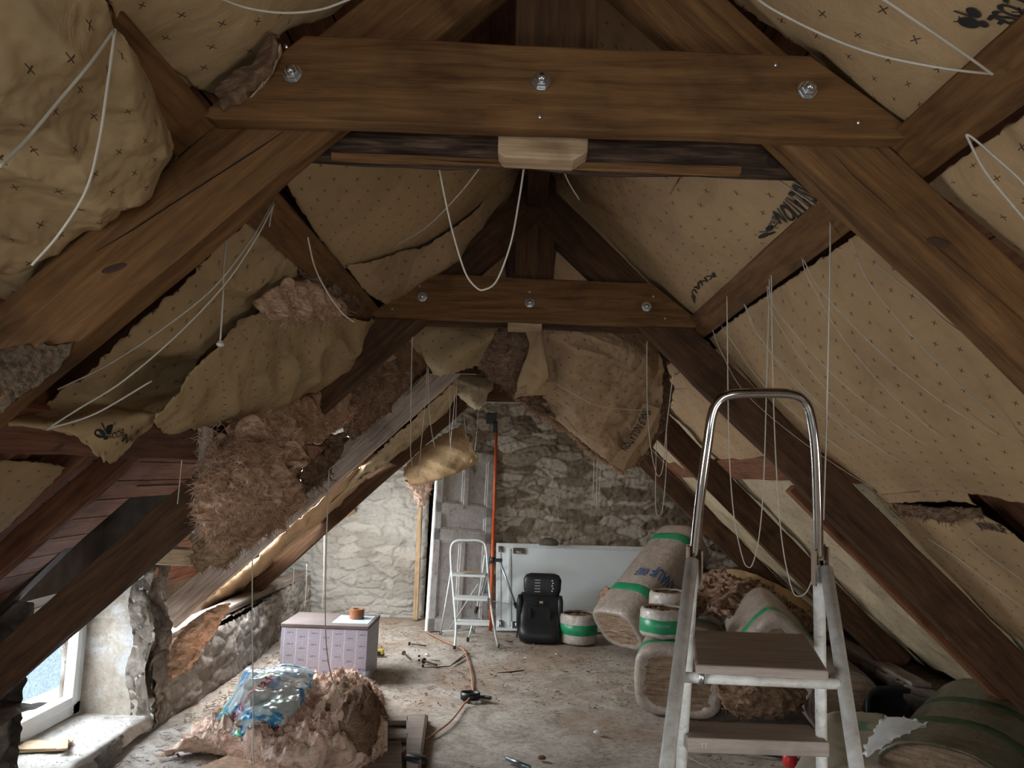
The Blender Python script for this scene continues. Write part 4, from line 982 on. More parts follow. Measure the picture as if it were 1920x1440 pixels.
for i, (a, b_, c, d, e) in enumerate((((1336,618),(1350,655),(1400,740),(1520,840),(1650,925)), ((1352,610),(1372,640),(1440,730),(1560,830),(1700,915)), ((1395,570),(1420,625),(1500,730),(1620,830),(1740,915)),
                                  ((1397,572),(1430,640),(1540,760),(1680,860),(1820,925)), ((1438,536),(1450,590),(1540,720),(1680,840),(1850,925)), ((1440,538),(1462,590),(1570,710),(1730,830),(1940,930)),
                                  ((1503,484),(1520,530),(1600,660),(1740,800),(1940,910)), ((1506,486),(1540,545),(1650,660),(1790,770),(1940,850)), ((1596,450),(1630,530),(1720,640),(1830,750),(1945,840)), ((1640,492),(1680,525),(1720,555),(1765,595),(1800,620)))):
    m = MB(); q = [PS(p[0], p[1], 1, o_) for p, o_ in zip((a, b_, c, d, e), (-.01, -.045, -.07, -.05, .0))]
    tube(m, smooth_path(q, 10), .0013, 6); o = obj('cord', m, STRING, smooth=True)
    tag(o, ['lowest', 'second lowest', 'third from the bottom', 'fourth from the bottom', 'fifth from the bottom', 'middle', 'upper paired left', 'upper paired right', 'long topmost', 'short topmost'][i]+' of the cords bowed across the big taut right sheet', 'cord', 'cords over the taut right sheet')
for i, q in enumerate((((1740,1010),(1800,1050),(1870,1105),(1950,1160)), ((1815,1010),(1850,1040),(1920,1090),(1960,1120)))):
    m = MB(); tube(m, smooth_path([PS(x, y, 1, .01) for x, y in q], 8), .0015, 6); tag(obj('cord', m, STRING, smooth=True), ['lower', 'upper'][i]+' thin cord across the right sheet below the printed name', 'cord', 'cords low on the right')
for i, (x, y0, y1) in enumerate(((551,1065,1110), (575,1058,1140), (608,1000,1150))):
    cord([(x,y0,7.7),(x-1,(y0+y1)/2,7.7),(x-4,y1,7.7)], ['left', 'middle', 'right'][i]+' of three bright cords hanging by the far tan sheet', .003, group='cords by the tan sheet')
# ================================================================ things on the floor
WHITE_P = plain('white_enamel', (.60, .63, .62), .4, .0, .10, 30)
GREEN = plain('green_tape', (.02, .23, .10), .35, var=.15)
def wrap_mat(name, base, tint):
    m, nt, b = new_mat(name); v = coords(nt, 'Object', (1, 1, 1)); n = noise_(nt, v, 12, 6, .65, 1.5); f = noise_(nt, v, 60, 4, .7)
    c = ramp(nt, n, [(.32, tint), (.55, base), (.72, tuple(min(1, x*1.25) for x in base))]); set_col(nt, b, c)
    b.inputs['Roughness'].default_value = .32; b.inputs['Specular IOR Level'].default_value = .5; b.inputs['Coat Weight'].default_value = .3; b.inputs['Coat Roughness'].default_value = .2
    bump(nt, b, math_(nt, 'ADD', n, math_(nt, 'MULTIPLY', f, .3)), .6, .02); return m
WRAP = wrap_mat('printed_film_wrap', (.36, .30, .25), (.27, .21, .17))
FILM = wrap_mat('crinkled_clear_film', (.55, .51, .49), (.36, .30, .27))
def fibre_mat(name, cols, ax=(1, 1, 12)):
    m, nt, b = new_mat(name); v = coords(nt, 'Object', ax); n = noise_(nt, v, 5, 8, .7, .5); f = noise_(nt, coords(nt, 'Object', (1, 1, 1)), 40, 6, .8, 1)
    c = ramp(nt, n, [(.3, cols[0]), (.5, cols[1]), (.7, cols[2])]); c = mix(nt, .5, c, ramp(nt, f, [(.34, (.4, .33, .27)), (.6, (1, 1, 1))]), 'MULTIPLY')
    set_col(nt, b, c); b.inputs['Roughness'].default_value = 1; b.inputs['Specular IOR Level'].default_value = .05; bump(nt, b, math_(nt, 'ADD', n, f), .9, .02); return m
FIB = fibre_mat('layered_wool_end', ((.24, .15, .09), (.42, .30, .20), (.58, .46, .34)))

def frame3(axis, up):
    x = Vector(axis).normalized(); y = Vector(up).cross(x).normalized(); return x, y, x.cross(y)
def bale(name, label, c0, c1, w, h, up, e=3.2, bands=(.2, .8), group='packs of insulation', wrapm=WRAP, lip=.10, text=None, seed=0, cat='insulation pack', ends=(True, True), dent=.012, band_w=.045, bandm=GREEN):
    c0, c1 = Vector(c0), Vector(c1); x, y, z = frame3(c1-c0, up); L = (c1-c0).length
    t = thing(name, label, cat, (c0+c1)/2 - z*h/2, group)
    def surf(a, th, k=1.0, grow=0):
        c, s = math.cos(th), math.sin(th); r = (abs(c)**e+abs(s)**e)**(-1/e)
        q = c0+x*(L*a); rr = 1+dent*2.2*fbm(Vector((a*L*5+seed, th*1.6, seed)), 4)
        return q + y*(c*r*(w/2)*k*rr+grow*c) + z*(s*r*(h/2)*k*rr+grow*s)
    def rings(A, n=72, cap=None):
        m = MB(); vs_ = []
        for a, k, g in A:
            for i in range(n): vs_.append(surf(a, 2*math.pi*i/n, k, g))
        m.add(vs_, [(j*n+i, j*n+(i+1) % n, (j+1)*n+(i+1) % n, (j+1)*n+i) for j in range(len(A)-1) for i in range(n)]); return m
    lp = .03/L
    A = [(-.002, 1-lip*2.2, 0), (-lp*.5, 1-lip*1.2, 0), (-lp*.4, 1-lip*.5, 0), (0, .97, 0), (lp, 1.0, 0)]+[(lp+(1-2*lp)*k/26, 1, 0) for k in range(1, 26)]+[(1-lp, 1, 0), (1, .97, 0), (1+lp*.4, 1-lip*.5, 0), (1+lp*.5, 1-lip*1.2, 0), (1.002, 1-lip*2.2, 0)]
    child('wrapping', rings(A), wrapm, t, smooth=True)
    for a in bands:
        d = band_w/L; child('green_band', rings([(a-d, 1.0, .0005), (a-d*.9, 1.0, .003), (a+d*.9, 1.0, .003), (a+d, 1.0, .0005)]), bandm, t, smooth=True)
    for ei, a in enumerate((0, 1)):
        if not ends[ei]: continue
        m = MB(); n = 72; K_ = 14; sg = -1 if a == 0 else 1; vs_ = []
        for j in range(K_+1):
            kk = (1-lip*1.3)*(1-j/K_)
            for i in range(n):
                p = surf(a, 2*math.pi*i/n, max(kk, .001)); vs_.append(p+x*sg*(.012*fbm(Vector((p.x*9, p.y*9, p.z*55)), 4)+.004))
        m.add(vs_, [(j*n+i, j*n+(i+1) % n, (j+1)*n+(i+1) % n, (j+1)*n+i) for j in range(K_) for i in range(n)])
        child('wool_end', m, FIB, t, smooth=True)
    for txt, px, py, wm, hm in (text or ()):
        best = None
        for ia in range(5, 96):
            for it in range(120):
                th = 2*math.pi*it/120; p = surf(ia/100, th); q = proj(p)
                nrm_ = p-(c0+x*(L*ia/100)); facing = nrm_.dot(Vector((0, 0, EYE))-p) > 0
                dd = (q[0]-px)**2+(q[1]-py)**2
                if facing and (best is None or dd < best[0]): best = (dd, ia/100, th)
        _, a_c, th_c = best; rad = (w+h)/4; v, f = text2d(txt); xm = max(p[0] for p in v); m = MB()
        sg = 1 if proj(surf(a_c, th_c+.1))[0] < proj(surf(a_c, th_c))[0] else -1
        m.v = [tuple(surf(a_c-(p[1]-.5)*hm/L, th_c+sg*(p[0]/xm-.5)*wm/rad, 1.0, .007)) for p in v]; m.f = f; child('printed_text', m, INK_BLUE, t)
    return t, surf
def roll(label, c, r, h, band=(.35, .75), group='small banded rolls', seed=0):
    c = Vector(c); t = thing('banded_roll', label, 'insulation roll', c, group)
    def ring(rs, n=48):
        m = MB(); vs_ = []
        for rr, z in rs:
            for i in range(n):
                a = 2*math.pi*i/n; k = 1+.03*noise.noise(Vector((math.cos(a)*1.5+seed, math.sin(a)*1.5, z*5)))
                vs_.append(c+Vector((math.cos(a)*rr*k, math.sin(a)*rr*k, z+.006*noise.noise(Vector((math.cos(a)*2, math.sin(a)*2, seed))))))
        return m.add(vs_, [(j*n+i, j*n+(i+1) % n, (j+1)*n+(i+1) % n, (j+1)*n+i) for j in range(len(rs)-1) for i in range(n)])
    child('wrapping', ring([(.0, 0.004), (r*.92, .003), (r, .02), (r, h*.3), (r*1.01, h*.6), (r, h-.03), (r*.95, h-.006), (r*.86, h), (r*.78, h-.012)]), wrap_mat('roll_film', (.45, .40, .35), (.33, .28, .23)) if seed == 1 else ROLLF, t, smooth=True)
    child('green_band', ring([(r*.995, h*band[0]), (r+.003, h*band[0]+.004), (r+.004, h*band[1]-.004), (r*.995, h*band[1])]), GREEN, t, smooth=True)
    m = MB(); n = 48; vs_ = []
    for j in range(10):
        rr = r*.86*(1-j/9.0)
        for i in range(n):
            a = 2*math.pi*i/n; vs_.append(c+Vector((math.cos(a)*rr, math.sin(a)*rr, h-.02+.02*fbm(Vector((math.cos(a)*rr*40, math.sin(a)*rr*40, seed)), 4))))
    m.add(vs_, [(j*n+i, j*n+(i+1) % n, (j+1)*n+(i+1) % n, (j+1)*n+i) for j in range(9) for i in range(n)])
    child('wool_top', m, WOOL_D, t, smooth=True); return t
ROLLF = wrap_mat('roll_film', (.45, .40, .35), (.33, .28, .23))

# small rolls
p = PZ(1085, 1208); roll('banded roll standing on the floor beside the black child seat', (p.x, p.y+.1, 0), .185, .28, (.32, .68), seed=1)
# pack on the floor carrying two rolls
bale('insulation_pack', 'long film wrapped pack lying end-on left of the big ladder, two rolls on top', (1.13, 5.52, .235), (1.52, 7.0, .235), .60, .47, (0, 0, 1), 4, (.13, .75), seed=3, lip=.13)
roll('banded roll on the lying pack, nearer of the two', (1.09, 5.86, .478), .17, .205, (.18, .66), seed=2)
roll('banded roll on the lying pack, farther one partly behind the ladder rail', (1.25, 6.45, .478), .165, .24, (.1, .48), seed=4)
# leaning pack
b0 = Vector((.93, 7.18, .255)); b1 = Vector((1.66, 7.84, .99))
bale('insulation_pack', 'film wrapped pack leaning diagonally against the white panel', b0, b1, .52, .46, Vector((-.5, -.35, .8)), 3.4, (.26, .86), seed=5, lip=.12,
     text=[('KNAUF', 1246, 1088, .24, .13), ('KNAUF', 1203, 1072, .12, .10)], dent=.008)
thick_wool([[(1128,1108,8.0),(1140,1103,8.0),(1160,1106,8.0)],[(1123,1125,7.95),(1140,1125,7.9),(1155,1120,7.95)],[(1124,1138,8.0),(1135,1140,8.0),(1150,1132,8.0)]],
           'tuft of tan wool poking out behind the leaning pack', WOOL, nu=24, nv=20, amp=.05, ws=14, seed=70, wisps=50, group=K)
# packs and batts behind the big ladder
bale('insulation_pack', 'opened film wrapped pack tilted on its corner behind the ladder platform', (1.75, 5.30, .48), (1.95, 6.3, .52), .46, .46, Vector((.65, 0, .75)), 5, (.18,), seed=6, lip=.16)
bale('insulation_pack', 'round brown roll end lying in the shadow right of the ladder', (2.05, 4.95, .27), (2.15, 5.7, .27), .46, .46, (0, 0, 1), 2.1, (), seed=7, lip=.06, wrapm=plain('dull_film', (.16, .13, .11), .5))
thick_wool([[(1350,1262,5.0),(1420,1268,4.95),(1500,1262,5.05)],[(1352,1300,4.9),(1430,1305,4.8),(1512,1300,4.95)],[(1362,1338,5.0),(1430,1340,4.95),(1505,1332,5.05)]],
           'rolled brown wool batt on the floor under the ladder platform', WOOL_D, nu=60, nv=40, amp=.08, ws=10, seed=71, wisps=100, wl=.04, name='glass_wool_batt', group=K)
thick_wool([[(1322,1078,6.9),(1400,1085,6.7),(1470,1120,6.4),(1525,1165,6.0)],[(1300,1120,6.6),(1390,1125,6.3),(1460,1160,6.1),(1525,1200,5.9)],[(1302,1155,6.4),(1340,1145,6.2),(1420,1185,6.0),(1522,1232,5.7)]],
           'brown wool batt draped over the packs behind the ladder', wool('rust_wool', ((.12, .07, .045), (.28, .175, .115), (.44, .31, .22)), 8), nu=90, nv=60, amp=.10, ws=7, seed=72, wisps=220, wl=.05, nrm=Vector((-.2, -1, .6)), name='glass_wool_batt', group=K)
thick_wool([[(1335,1068,7.1),(1400,1072,7.0),(1500,1120,6.6),(1560,1175,6.2)],[(1320,1085,7.0),(1400,1092,6.9),(1490,1135,6.5),(1550,1185,6.1)]],
           'olive facing edge of the batt behind the ladder', K_FLAT, nu=50, nv=10, amp=.02, ws=9, seed=73, wisps=0, group=None, name='batt_facing')
# big pack in the lower right corner
bale('insulation_pack', 'large near pack in the lower right corner, layered wool end towards the room', (2.03, 3.80, .19), (2.66, 4.42, .33), .66, .54, Vector((-.1, .0, 1)), 2.5, (.30, .62), seed=8, lip=.05, wrapm=wrap_mat('dark_olive_film', (.115, .10, .06), (.06, .055, .035)), ends=(True, False), band_w=.03, bandm=plain('dull_green_print', (.03, .06, .025), .5))
m = MB()
Lf = Loft([[PY(1610,1425,3.72), PY(1635,1378,3.85), PY(1660,1342,3.95)], [PY(1622,1412,3.68), PY(1660,1375,3.75), PY(1700,1345,3.85)], [PY(1632,1416,3.66), PY(1680,1385,3.68), PY(1742,1358,3.72)]], 40, 24, 0, Vector((0, -1, .3)), .014, 9, .01, .02, 5)
o = obj('film_sheet', Lf.mb(), plain('milky_film', (.50, .50, .48), .35, var=.1, scale=20), smooth=True, solid=.002); tag(o, 'milky torn plastic film lying against the lower right pack', 'plastic film')
Lf = Loft([[PZ(1500,1440,.02), PY(1545,1348,4.5), PY(1600,1338,4.55), PY(1660,1342,4.5)], [PY(1470,1475,3.9), PY(1545,1390,4.2), PY(1600,1382,4.25), PY(1655,1385,4.2)], [PY(1480,1500,3.7), PY(1550,1450,3.8), PY(1600,1440,3.85), PY(1650,1440,3.85)]], 50, 30, 0, Vector((0, -1, .5)), .01, 6, .01, .005, 6)
o = obj('facing_roll', Lf.mb(), plain('greyish_facing', (.27, .24, .18), .7, var=.15, scale=6), smooth=True, solid=.02); tag(o, 'pale roll of facing paper with a faded green stripe at the foot of the ladder', 'paper roll'); WORLD[o.name] = Matrix.Identity(4)
m = MB(); vs2 = []
g0, g1 = Lf.find(1600, 1352), Lf.find(1655, 1366); m.v = [tuple(Lf.at(g0[0]+(g1[0]-g0[0])*i/10, g0[1]+dv)+Vector((0, -.014, .01))) for dv in (0, .16) for i in range(11)]; m.f = [(i, i+1, 12+i, 11+i) for i in range(10)]
child('green_stripe', m, plain('faded_green', (.12, .21, .13), .6), o)
# black tub / seat shell
def superring(c, a, b_, z, e=2.6, n=48, ax=(1, 0, 0), ay=(0, 1, 0), az=(0, 0, 1)):
    out = []
    for i in range(n):
        t = 2*math.pi*i/n; x = math.copysign(abs(math.cos(t))**(2/e), math.cos(t))*a; y = math.copysign(abs(math.sin(t))**(2/e), math.sin(t))*b_
        out.append(Vector(c)+Vector(ax)*x+Vector(ay)*y+Vector(az)*z)
    return out
def rings_mb(R, cap0=True, cap1=True):
    n = len(R[0]); m = MB(); m.v = [tuple(p) for r in R for p in r]
    m.f = [(j*n+i, j*n+(i+1) % n, (j+1)*n+(i+1) % n, (j+1)*n+i) for j in range(len(R)-1) for i in range(n)]
    if cap0: m.f.append(tuple(range(n))[::-1])
    if cap1: m.f.append(tuple((len(R)-1)*n+k for k in range(n)))
    return m
c = PY(1682, 1350, 4.75); ax = Vector((1, .1, -.05)).normalized(); ay = Vector((0, .35, 1)).normalized(); az = ax.cross(ay)
t = thing('black_tub', 'black rounded plastic tub standing on edge by the right wall', 'tub', (c.x, c.y, 0))
R = [superring(c, .18, .17, 0, 3, 48, ax, ay, az), superring(c, .185, .175, .02, 3, 48, ax, ay, az), superring(c, .17, .16, .022, 3, 48, ax, ay, az), superring(c, .15, .14, -.10, 3, 48, ax, ay, az), superring(c, .01, .01, -.10, 3, 48, ax, ay, az)]
child('tub_shell', rings_mb(R, False, True), BLACK, t, smooth=True, solid=.006)
child('tub_rim', rings_mb([superring(c, .19, .18, .012, 3, 48, ax, ay, az), superring(c, .195, .185, .024, 3, 48, ax, ay, az), superring(c, .175, .165, .028, 3, 48, ax, ay, az)], False, False), BLACK, t, smooth=True, solid=.004)
# hose and cables by the ladder
def cable(pts, r, mat, label, cat='cable', group=None, nm='cable'):
    m = MB(); tube(m, smooth_path(pts, 8), r, 6); o = obj(nm, m, mat, smooth=True); return tag(o, label, cat, group)
cable([PZ(x, y, z) for x, y, z in ((1745,1340,.1),(1750,1325,.15),(1758,1315,.2),(1770,1325,.15),(1795,1345,.1))], .004, BLACK, 'thin black cable arching by the black tub')
cable([PZ(x, y, .012) for x, y in ((1285,1402),(1330,1400),(1400,1410),(1480,1422),(1530,1430))], .006, BLACK, 'black cable lying across the floor behind the ladder feet')
cable([PZ(x, y, .012) for x, y in ((1290,1420),(1310,1430),(1340,1445),(1365,1470))], .005, plain('grey_cable', (.22, .21, .20), .6), 'grey cable curling off to the lower picture edge')
m = MB(); c = PZ(1481, 1436, .0); lathe(m, [(0, .0), (.035, .0), (.04, .01), (.04, .055), (.035, .065), (0, .065)], c, (0, 0, 1), 20); o = obj('red_cap', m, plain('red_plastic', (.55, .03, .03), .4), smooth=True, bevel=.002); tag(o, 'small red plastic cap on the floor behind the ladder', 'cap')

# ---------------------------------------------------------------- big foreground ladder
t = thing('step_ladder', 'tall old white step ladder with a bent chrome handle in the foreground', 'ladder', (.75, 2.05, 0))
PAINT, nt, b = new_mat('chipped_white_paint'); v = coords(nt, 'Object', (1, 1, 1)); n = noise_(nt, v, 24, 8, .75, .6); n2 = noise_(nt, v, 6, 4, .6)
c_ = ramp(nt, n, [(.33, (.10, .075, .055)), (.37, (.66, .66, .62)), (.6, (.88, .90, .87)), (.8, (.92, .94, .92))]); c_ = mix(nt, .5, c_, ramp(nt, n2, [(.35, (.6, .55, .48)), (.6, (1, 1, 1))]), 'MULTIPLY')
set_col(nt, b, c_); b.inputs['Roughness'].default_value = .38; bump(nt, b, n, .2, .003)
TREAD = wood('dusty_tread', (.34, .28, .24), (.46, .39, .34), (.58, .50, .44), grey=.25)
# rail axes, from pixels measured on the rails at their depths
jl, jr = PY(1300, 1042, 2.06), PY(1535, 1042, 2.06)
hl, hr = PY(1345, 800, 1.95), PY(1519, 800, 1.95)
top = [jl+Vector((0, 0, -.02)), jl.lerp(hl, .5), PY(1327, 830, 1.97), PY(1336, 775, 1.955), PY(1350, 750, 1.95), PY(1375, 739, 1.945), PY(1432, 737, 1.945), PY(1485, 739, 1.945), PY(1508, 752, 1.95), PY(1520, 778, 1.955), PY(1529, 840, 1.97), jr.lerp(hr, .3), jr+Vector((0, 0, -.02))]
top[1] = PY(1312, 940, 2.01); top[11] = PY(1533, 940, 2.01)
m = MB(); tube(m, smooth_path(top, 6), .0125, 14); child('handle', m, CHROME, t, smooth=True, label='bent chrome tube handle of the ladder')
def ext(p, q):  # extend to the floor
    k = p.z/(p.z-q.z); return p+(q-p)*k
fl = ext(jl, PY(1277, 1440, 2.30)); frr = ext(jr, PY(1541, 1440, 2.30)); nl = ext(jl, PY(1251, 1440, 1.75)); nr = ext(jr+Vector((.01, 0, 0)), PY(1603, 1440, 1.75))
for a, b_ in ((jl, fl), (jr, frr)):
    m = MB(); tube(m, [a, a.lerp(b_, .5), b_], .0155, 14); child('rail', m, PAINT, t, smooth=True)
for a, b_ in ((jl+Vector((-.008, -.02, -.01)), nl), (jr+Vector((.012, -.02, -.03)), nr)):
    m = MB(); tube(m, [a, a.lerp(b_, .5), b_], .0165, 14); child('rear_leg', m, PAINT, t, smooth=True)
for a, d in ((jl, -1), (jr, 1)):
    m = MB(); tube(m, [a+Vector((0, 0, .03)), a+Vector((0, 0, -.01))], .0175, 14); box(m, a+Vector((d*.017, -.012, -.03)), .004, .03, .11); box(m, a+Vector((-d*.017, -.012, -.03)), .004, .03, .09)
    child('hinge_bracket', m, plain('rusty_steel', (.20, .14, .09), .5, .6), t)
def at_z(a, b_, z): return a.lerp(b_, (z-a.z)/(b_.z-a.z))
zp = PY(1430, 1265, 1.92).z
pl, pr = at_z(jl, nl, zp), at_z(jr, nr, zp)
m = MB(); tube(m, [pl, pr], .0125, 12); child('cross_bar', m, PAINT, t, smooth=True)
m = MB(); lathe(m, [(.019, -.006), (.021, -.006), (.021, .006), (.019, .006)], pl+Vector((.05, 0, .004)), (1, 0, 0), 20, True); child('bar_ring', m, STEEL, t, smooth=True)
bl, br = at_z(jl, fl, zp+.01), at_z(jr, frr, zp+.01)
m = MB(); q = [pl+Vector((.035, -.02, .012)), pr+Vector((-.03, -.02, .012)), br+Vector((-.02, .05, .012)), bl+Vector((.02, .05, .012))]
q2 = [p+Vector((0, 0, .022)) for p in q]; m.add(q+q2, [(0, 3, 2, 1), (4, 5, 6, 7), (0, 1, 5, 4), (1, 2, 6, 5), (2, 3, 7, 6), (3, 0, 4, 7)]); child('platform', m, TREAD, t, bevel=.006)
for zz in (zp-.26, zp-.52, zp-.78):
    sl, sr = at_z(jl, fl, zz), at_z(jr, frr, zz)
    m = MB(); q = [sl+Vector((.0, -.06, 0)), sr+Vector((0, -.06, 0)), sr+Vector((0, .09, 0)), sl+Vector((0, .09, 0))]; q = [p+Vector((0, 0, -.022)) for p in q]; q2 = [p+Vector((0, 0, .040)) for p in q]
    m.add(q+q2, [(0, 3, 2, 1), (4, 5, 6, 7), (0, 1, 5, 4), (1, 2, 6, 5), (2, 3, 7, 6), (3, 0, 4, 7)]); child('tread', m, TREAD, t, bevel=.005)
v_, f_ = text2d('TT', False); sl = at_z(jl, fl, zp-.26); m = MB(); m.v = [tuple(sl+Vector((.035+p[0]*.012, -.0615, .0-.008+p[1]*.014))) for p in v_]; m.f = f_; child('chalk_mark', m, WHITE_P, t)
for p in (fl, frr, nl, nr):
    m = MB(); tube(m, [p+Vector((0, 0, .05)), p], .019, 12); child('rubber_foot', m, BLACK, t, smooth=True)

# ---------------------------------------------------------------- small white ladder
t = thing('step_ladder', 'small white three step ladder standing in front of the grey door', 'ladder', (PZ(890, 1210).x, 7.4, 0))
fl_, fr_ = PZ(852, 1217), PZ(934, 1214)
def Lp(x, y, yy): return PY(x, y, yy)
path = [fl_, Lp(855, 1175, 7.38), Lp(851, 1120, 7.46), Lp(846, 1060, 7.52), Lp(846, 1026, 7.55), Lp(856, 1014, 7.55), Lp(878, 1013, 7.55), Lp(900, 1014, 7.55), Lp(911, 1026, 7.55), Lp(915, 1075, 7.52), Lp(920, 1130, 7.46), Lp(925, 1167, 7.40), fr_]
m = MB(); tube(m, smooth_path(path, 5), .0115, 10); child('front_frame', m, WHITE_P, t, smooth=True)
for (x0, x1, y) in ((850, 911, 1077), (853, 915, 1121), (856, 918, 1167)):
    a = Lp(x0, y, 7.45); b_ = Lp(x1, y, 7.45); z = (a.z+b_.z)/2
    child('step', bx(a.x, b_.x, 7.36, 7.55, z-.012, z+.008), WHITE_P, t, bevel=.003)
rl, rr_ = PZ(826, 1190), PZ(888, 1186)
m = MB(); tube(m, [Lp(846, 1070, 7.56), rl], .009, 8); tube(m, [Lp(909, 1040, 7.58), Lp(905, 1075, 7.6), rr_], .009, 8); tube(m, [rl+Vector((.01, 0, .03)), rr_+Vector((-.01, 0, .03))], .009, 8); tube(m, [rl+Vector((.08, 0, .05)), Lp(896, 1095, 7.62)], .004, 6); child('rear_frame', m, WHITE_P, t, smooth=True)
for p in (fl_, fr_, rl, rr_):
    m = MB(); tube(m, [p+Vector((0, 0, .03)), p], .014, 8); child('foot', m, BLACK, t)
a = PY(855, 1073, 7.40); o = obj('paper_slip', box(MB(), (a.x+.12, 7.45, a.z+.006), .2, .07, .006, Matrix.Rotation(.25, 3, 'Z')), W_PALE, bevel=.001); tag(o, 'thin pale wooden slip lying on the top step of the small ladder', 'wood slip')

# ---------------------------------------------------------------- orange pole with tripod
base = PZ(919, 1182); topp = PY(931, 806, base.y)
t = thing('tripod_pole', 'tall orange telescopic pole on a grey tripod before the stone wall', 'tripod', (base.x, base.y, 0))
m = MB(); tube(m, [base, base.lerp(topp, .55)], .0185, 16); tube(m, [base.lerp(topp, .55), topp], .0155, 16); child('pole', m, ORANGE, t, smooth=True)
cl = base.lerp(topp, .345); m = MB(); lathe(m, [(.019, -.03), (.034, -.03), (.036, .0), (.034, .025), (.019, .03)], cl, (0, 0, 1), 20); box(m, cl+Vector((.06, -.01, .0)), .09, .03, .035); child('clamp', m, BLACK, t, smooth=False, bevel=.004)
f1, f2, f3 = PZ(985, 1186), PZ(877, 1203), PZ(896, 1165)
for a, b_ in ((cl+Vector((.08, -.01, -.01)), f1), (cl+Vector((-.03, -.03, -.02)), f2), (cl+Vector((-.02, .03, -.02)), f3)):
    m = MB(); tube(m, [a, a.lerp(b_, .62)], .012, 8); tube(m, [a.lerp(b_, .6), b_], .008, 8); lg = child('leg', m, ALU, t, smooth=True)
    m = MB(); tube(m, [a.lerp(b_, .58), a.lerp(b_, .66)], .017, 10); child('leg_lock', m, BLACK, lg)
    m = MB(); tube(m, [b_+Vector((0, 0, .04)), b_], .013, 8); child('rubber_foot', m, BLACK, lg)
    m = MB(); tube(m, [base+Vector((0, 0, .30)), a.lerp(b_, .62)], .005, 6); child('stay', m, ALU, t)
m = MB(); box(m, topp+Vector((-.015, 0, .03)), .05, .05, .13); box(m, topp+Vector((-.06, 0, .12)), .11, .05, .12); child('head', m, BLACK, t, bevel=.008)

# ---------------------------------------------------------------- white panel with brackets against the gable
bl_, br_ = PZ(930, 1183), Vector((2.06, 8.42, 0)); tl_ = PY(935, 1019, 8.58)
ex = (br_-bl_); Wd = ex.length; ex.normalize(); ez = (tl_-bl_); Hd = ez.length; ez.normalize(); ey = ez.cross(ex).normalized(); ez = ex.cross(ey)
M = Matrix((ex, ey, ez)).transposed().to_4x4(); M.translation = bl_
PANEL = plain('white_laminate', (.66, .72, .73), .45, var=.05, scale=2)
t = thing('folding_table', 'long white panel with metal corner brackets leaning against the stone wall', 'panel', bl_)
def lbx(*a): return bx(*a)
child('board', lbx(.03, Wd-.01, -.012, .012, .02, Hd-.02), PANEL, t, matrix=M, bevel=.003)
m = MB()
for b_ in ((0, Wd, -.02, .02, Hd-.05, Hd), (0, Wd, -.02, .02, 0, .03), (0, .05, -.02, .02, .03, Hd-.05)):
    q = lbx(*b_); m.add(q.v, q.f)
child('edge_frame', m, WHITE_P, t, matrix=M, bevel=.004)
m = lbx(.13, .155, -.022, -.010, .05, Hd-.06); child('rail', m, WHITE_P, t, matrix=M)
for x, z in ((.01, Hd-.115), (.01, .03), (.17, Hd-.13), (.15, .02)):
    m = MB(); w = .05 if x < .1 else .13; box(m, (x+w/2+.01, -.026, z+.04), w, .012, .07); box(m, (x+w/2+.01, -.036, z+.04), w*.4, .016, .035); child('bracket', m, STEEL, t, matrix=M, bevel=.004)
o = obj('stone', rings_mb([superring((.33, 8.5, .86), .11*k, .05*k, z, 2.2, 20) for k, z in ((.9, 0), (1, .03), (.8, .06), (.3, .08))]), plain('dark_stone', (.10, .085, .07), .9, var=.4), smooth=True); tag(o, 'dark stone jutting from the wall just above the white panel', 'stone')
m = MB(); a_ = PY(976, 1012, 8.5)
# ---------------------------------------------------------------- old door
BL, BR, TL = PZ(799, 1183), PZ(907, 1173), PY(822, 838, 8.36)
ex = (BR-BL); Wd = ex.length+.02; ex.normalize(); ez = TL-BL; Hd = ez.length; ez.normalize(); ey = ez.cross(ex).normalized(); ex = ey.cross(ez)
M = Matrix((ex, ey, ez)).transposed().to_4x4(); M.translation = BL
OLD, nt, b = new_mat('old_grey_paint'); v = coords(nt, 'Object', (1, 1, .6)); n = noise_(nt, v, 9, 8, .75, .8); f = noise_(nt, v, 45, 5, .7)
c_ = ramp(nt, n, [(.34, (.20, .17, .15)), (.41, (.44, .42, .40)), (.55, (.56, .55, .54)), (.8, (.64, .64, .63))]); c_ = mix(nt, .4, c_, ramp(nt, f, [(.35, (.5, .45, .4)), (.55, (1, 1, 1))]), 'MULTIPLY'); set_col(nt, b, c_); b.inputs['Roughness'].default_value = .6; bump(nt, b, n, .3, .005)
t = thing('old_door', 'old peeling grey panelled door leaning beside the dark doorway', 'door', BL)
child('door_leaf', lbx(0.012, Wd-.012, -.006, .012, .012, Hd-.012), OLD, t, matrix=M)
m = MB(); H = Hd
zz = [0, .10*H, .50*H, .565*H, .64*H, .70*H, .965*H, H]
for b_ in ((0, .085*Wd*1.3, 0, H), (Wd-.11*Wd, Wd, 0, H), (0, Wd, 0, .065*H), (0, Wd, .48*H, .545*H), (0, Wd, .63*H, .69*H), (0, Wd, .955*H, H), (.47*Wd, .55*Wd, 0, .5*H), (.47*Wd, .55*Wd, .66*H, H)):
    q = lbx(b_[0], b_[1], -.030, .018, b_[2], b_[3]); m.add(q.v, q.f)
child('door_frame', m, OLD, t, matrix=M, bevel=.004)
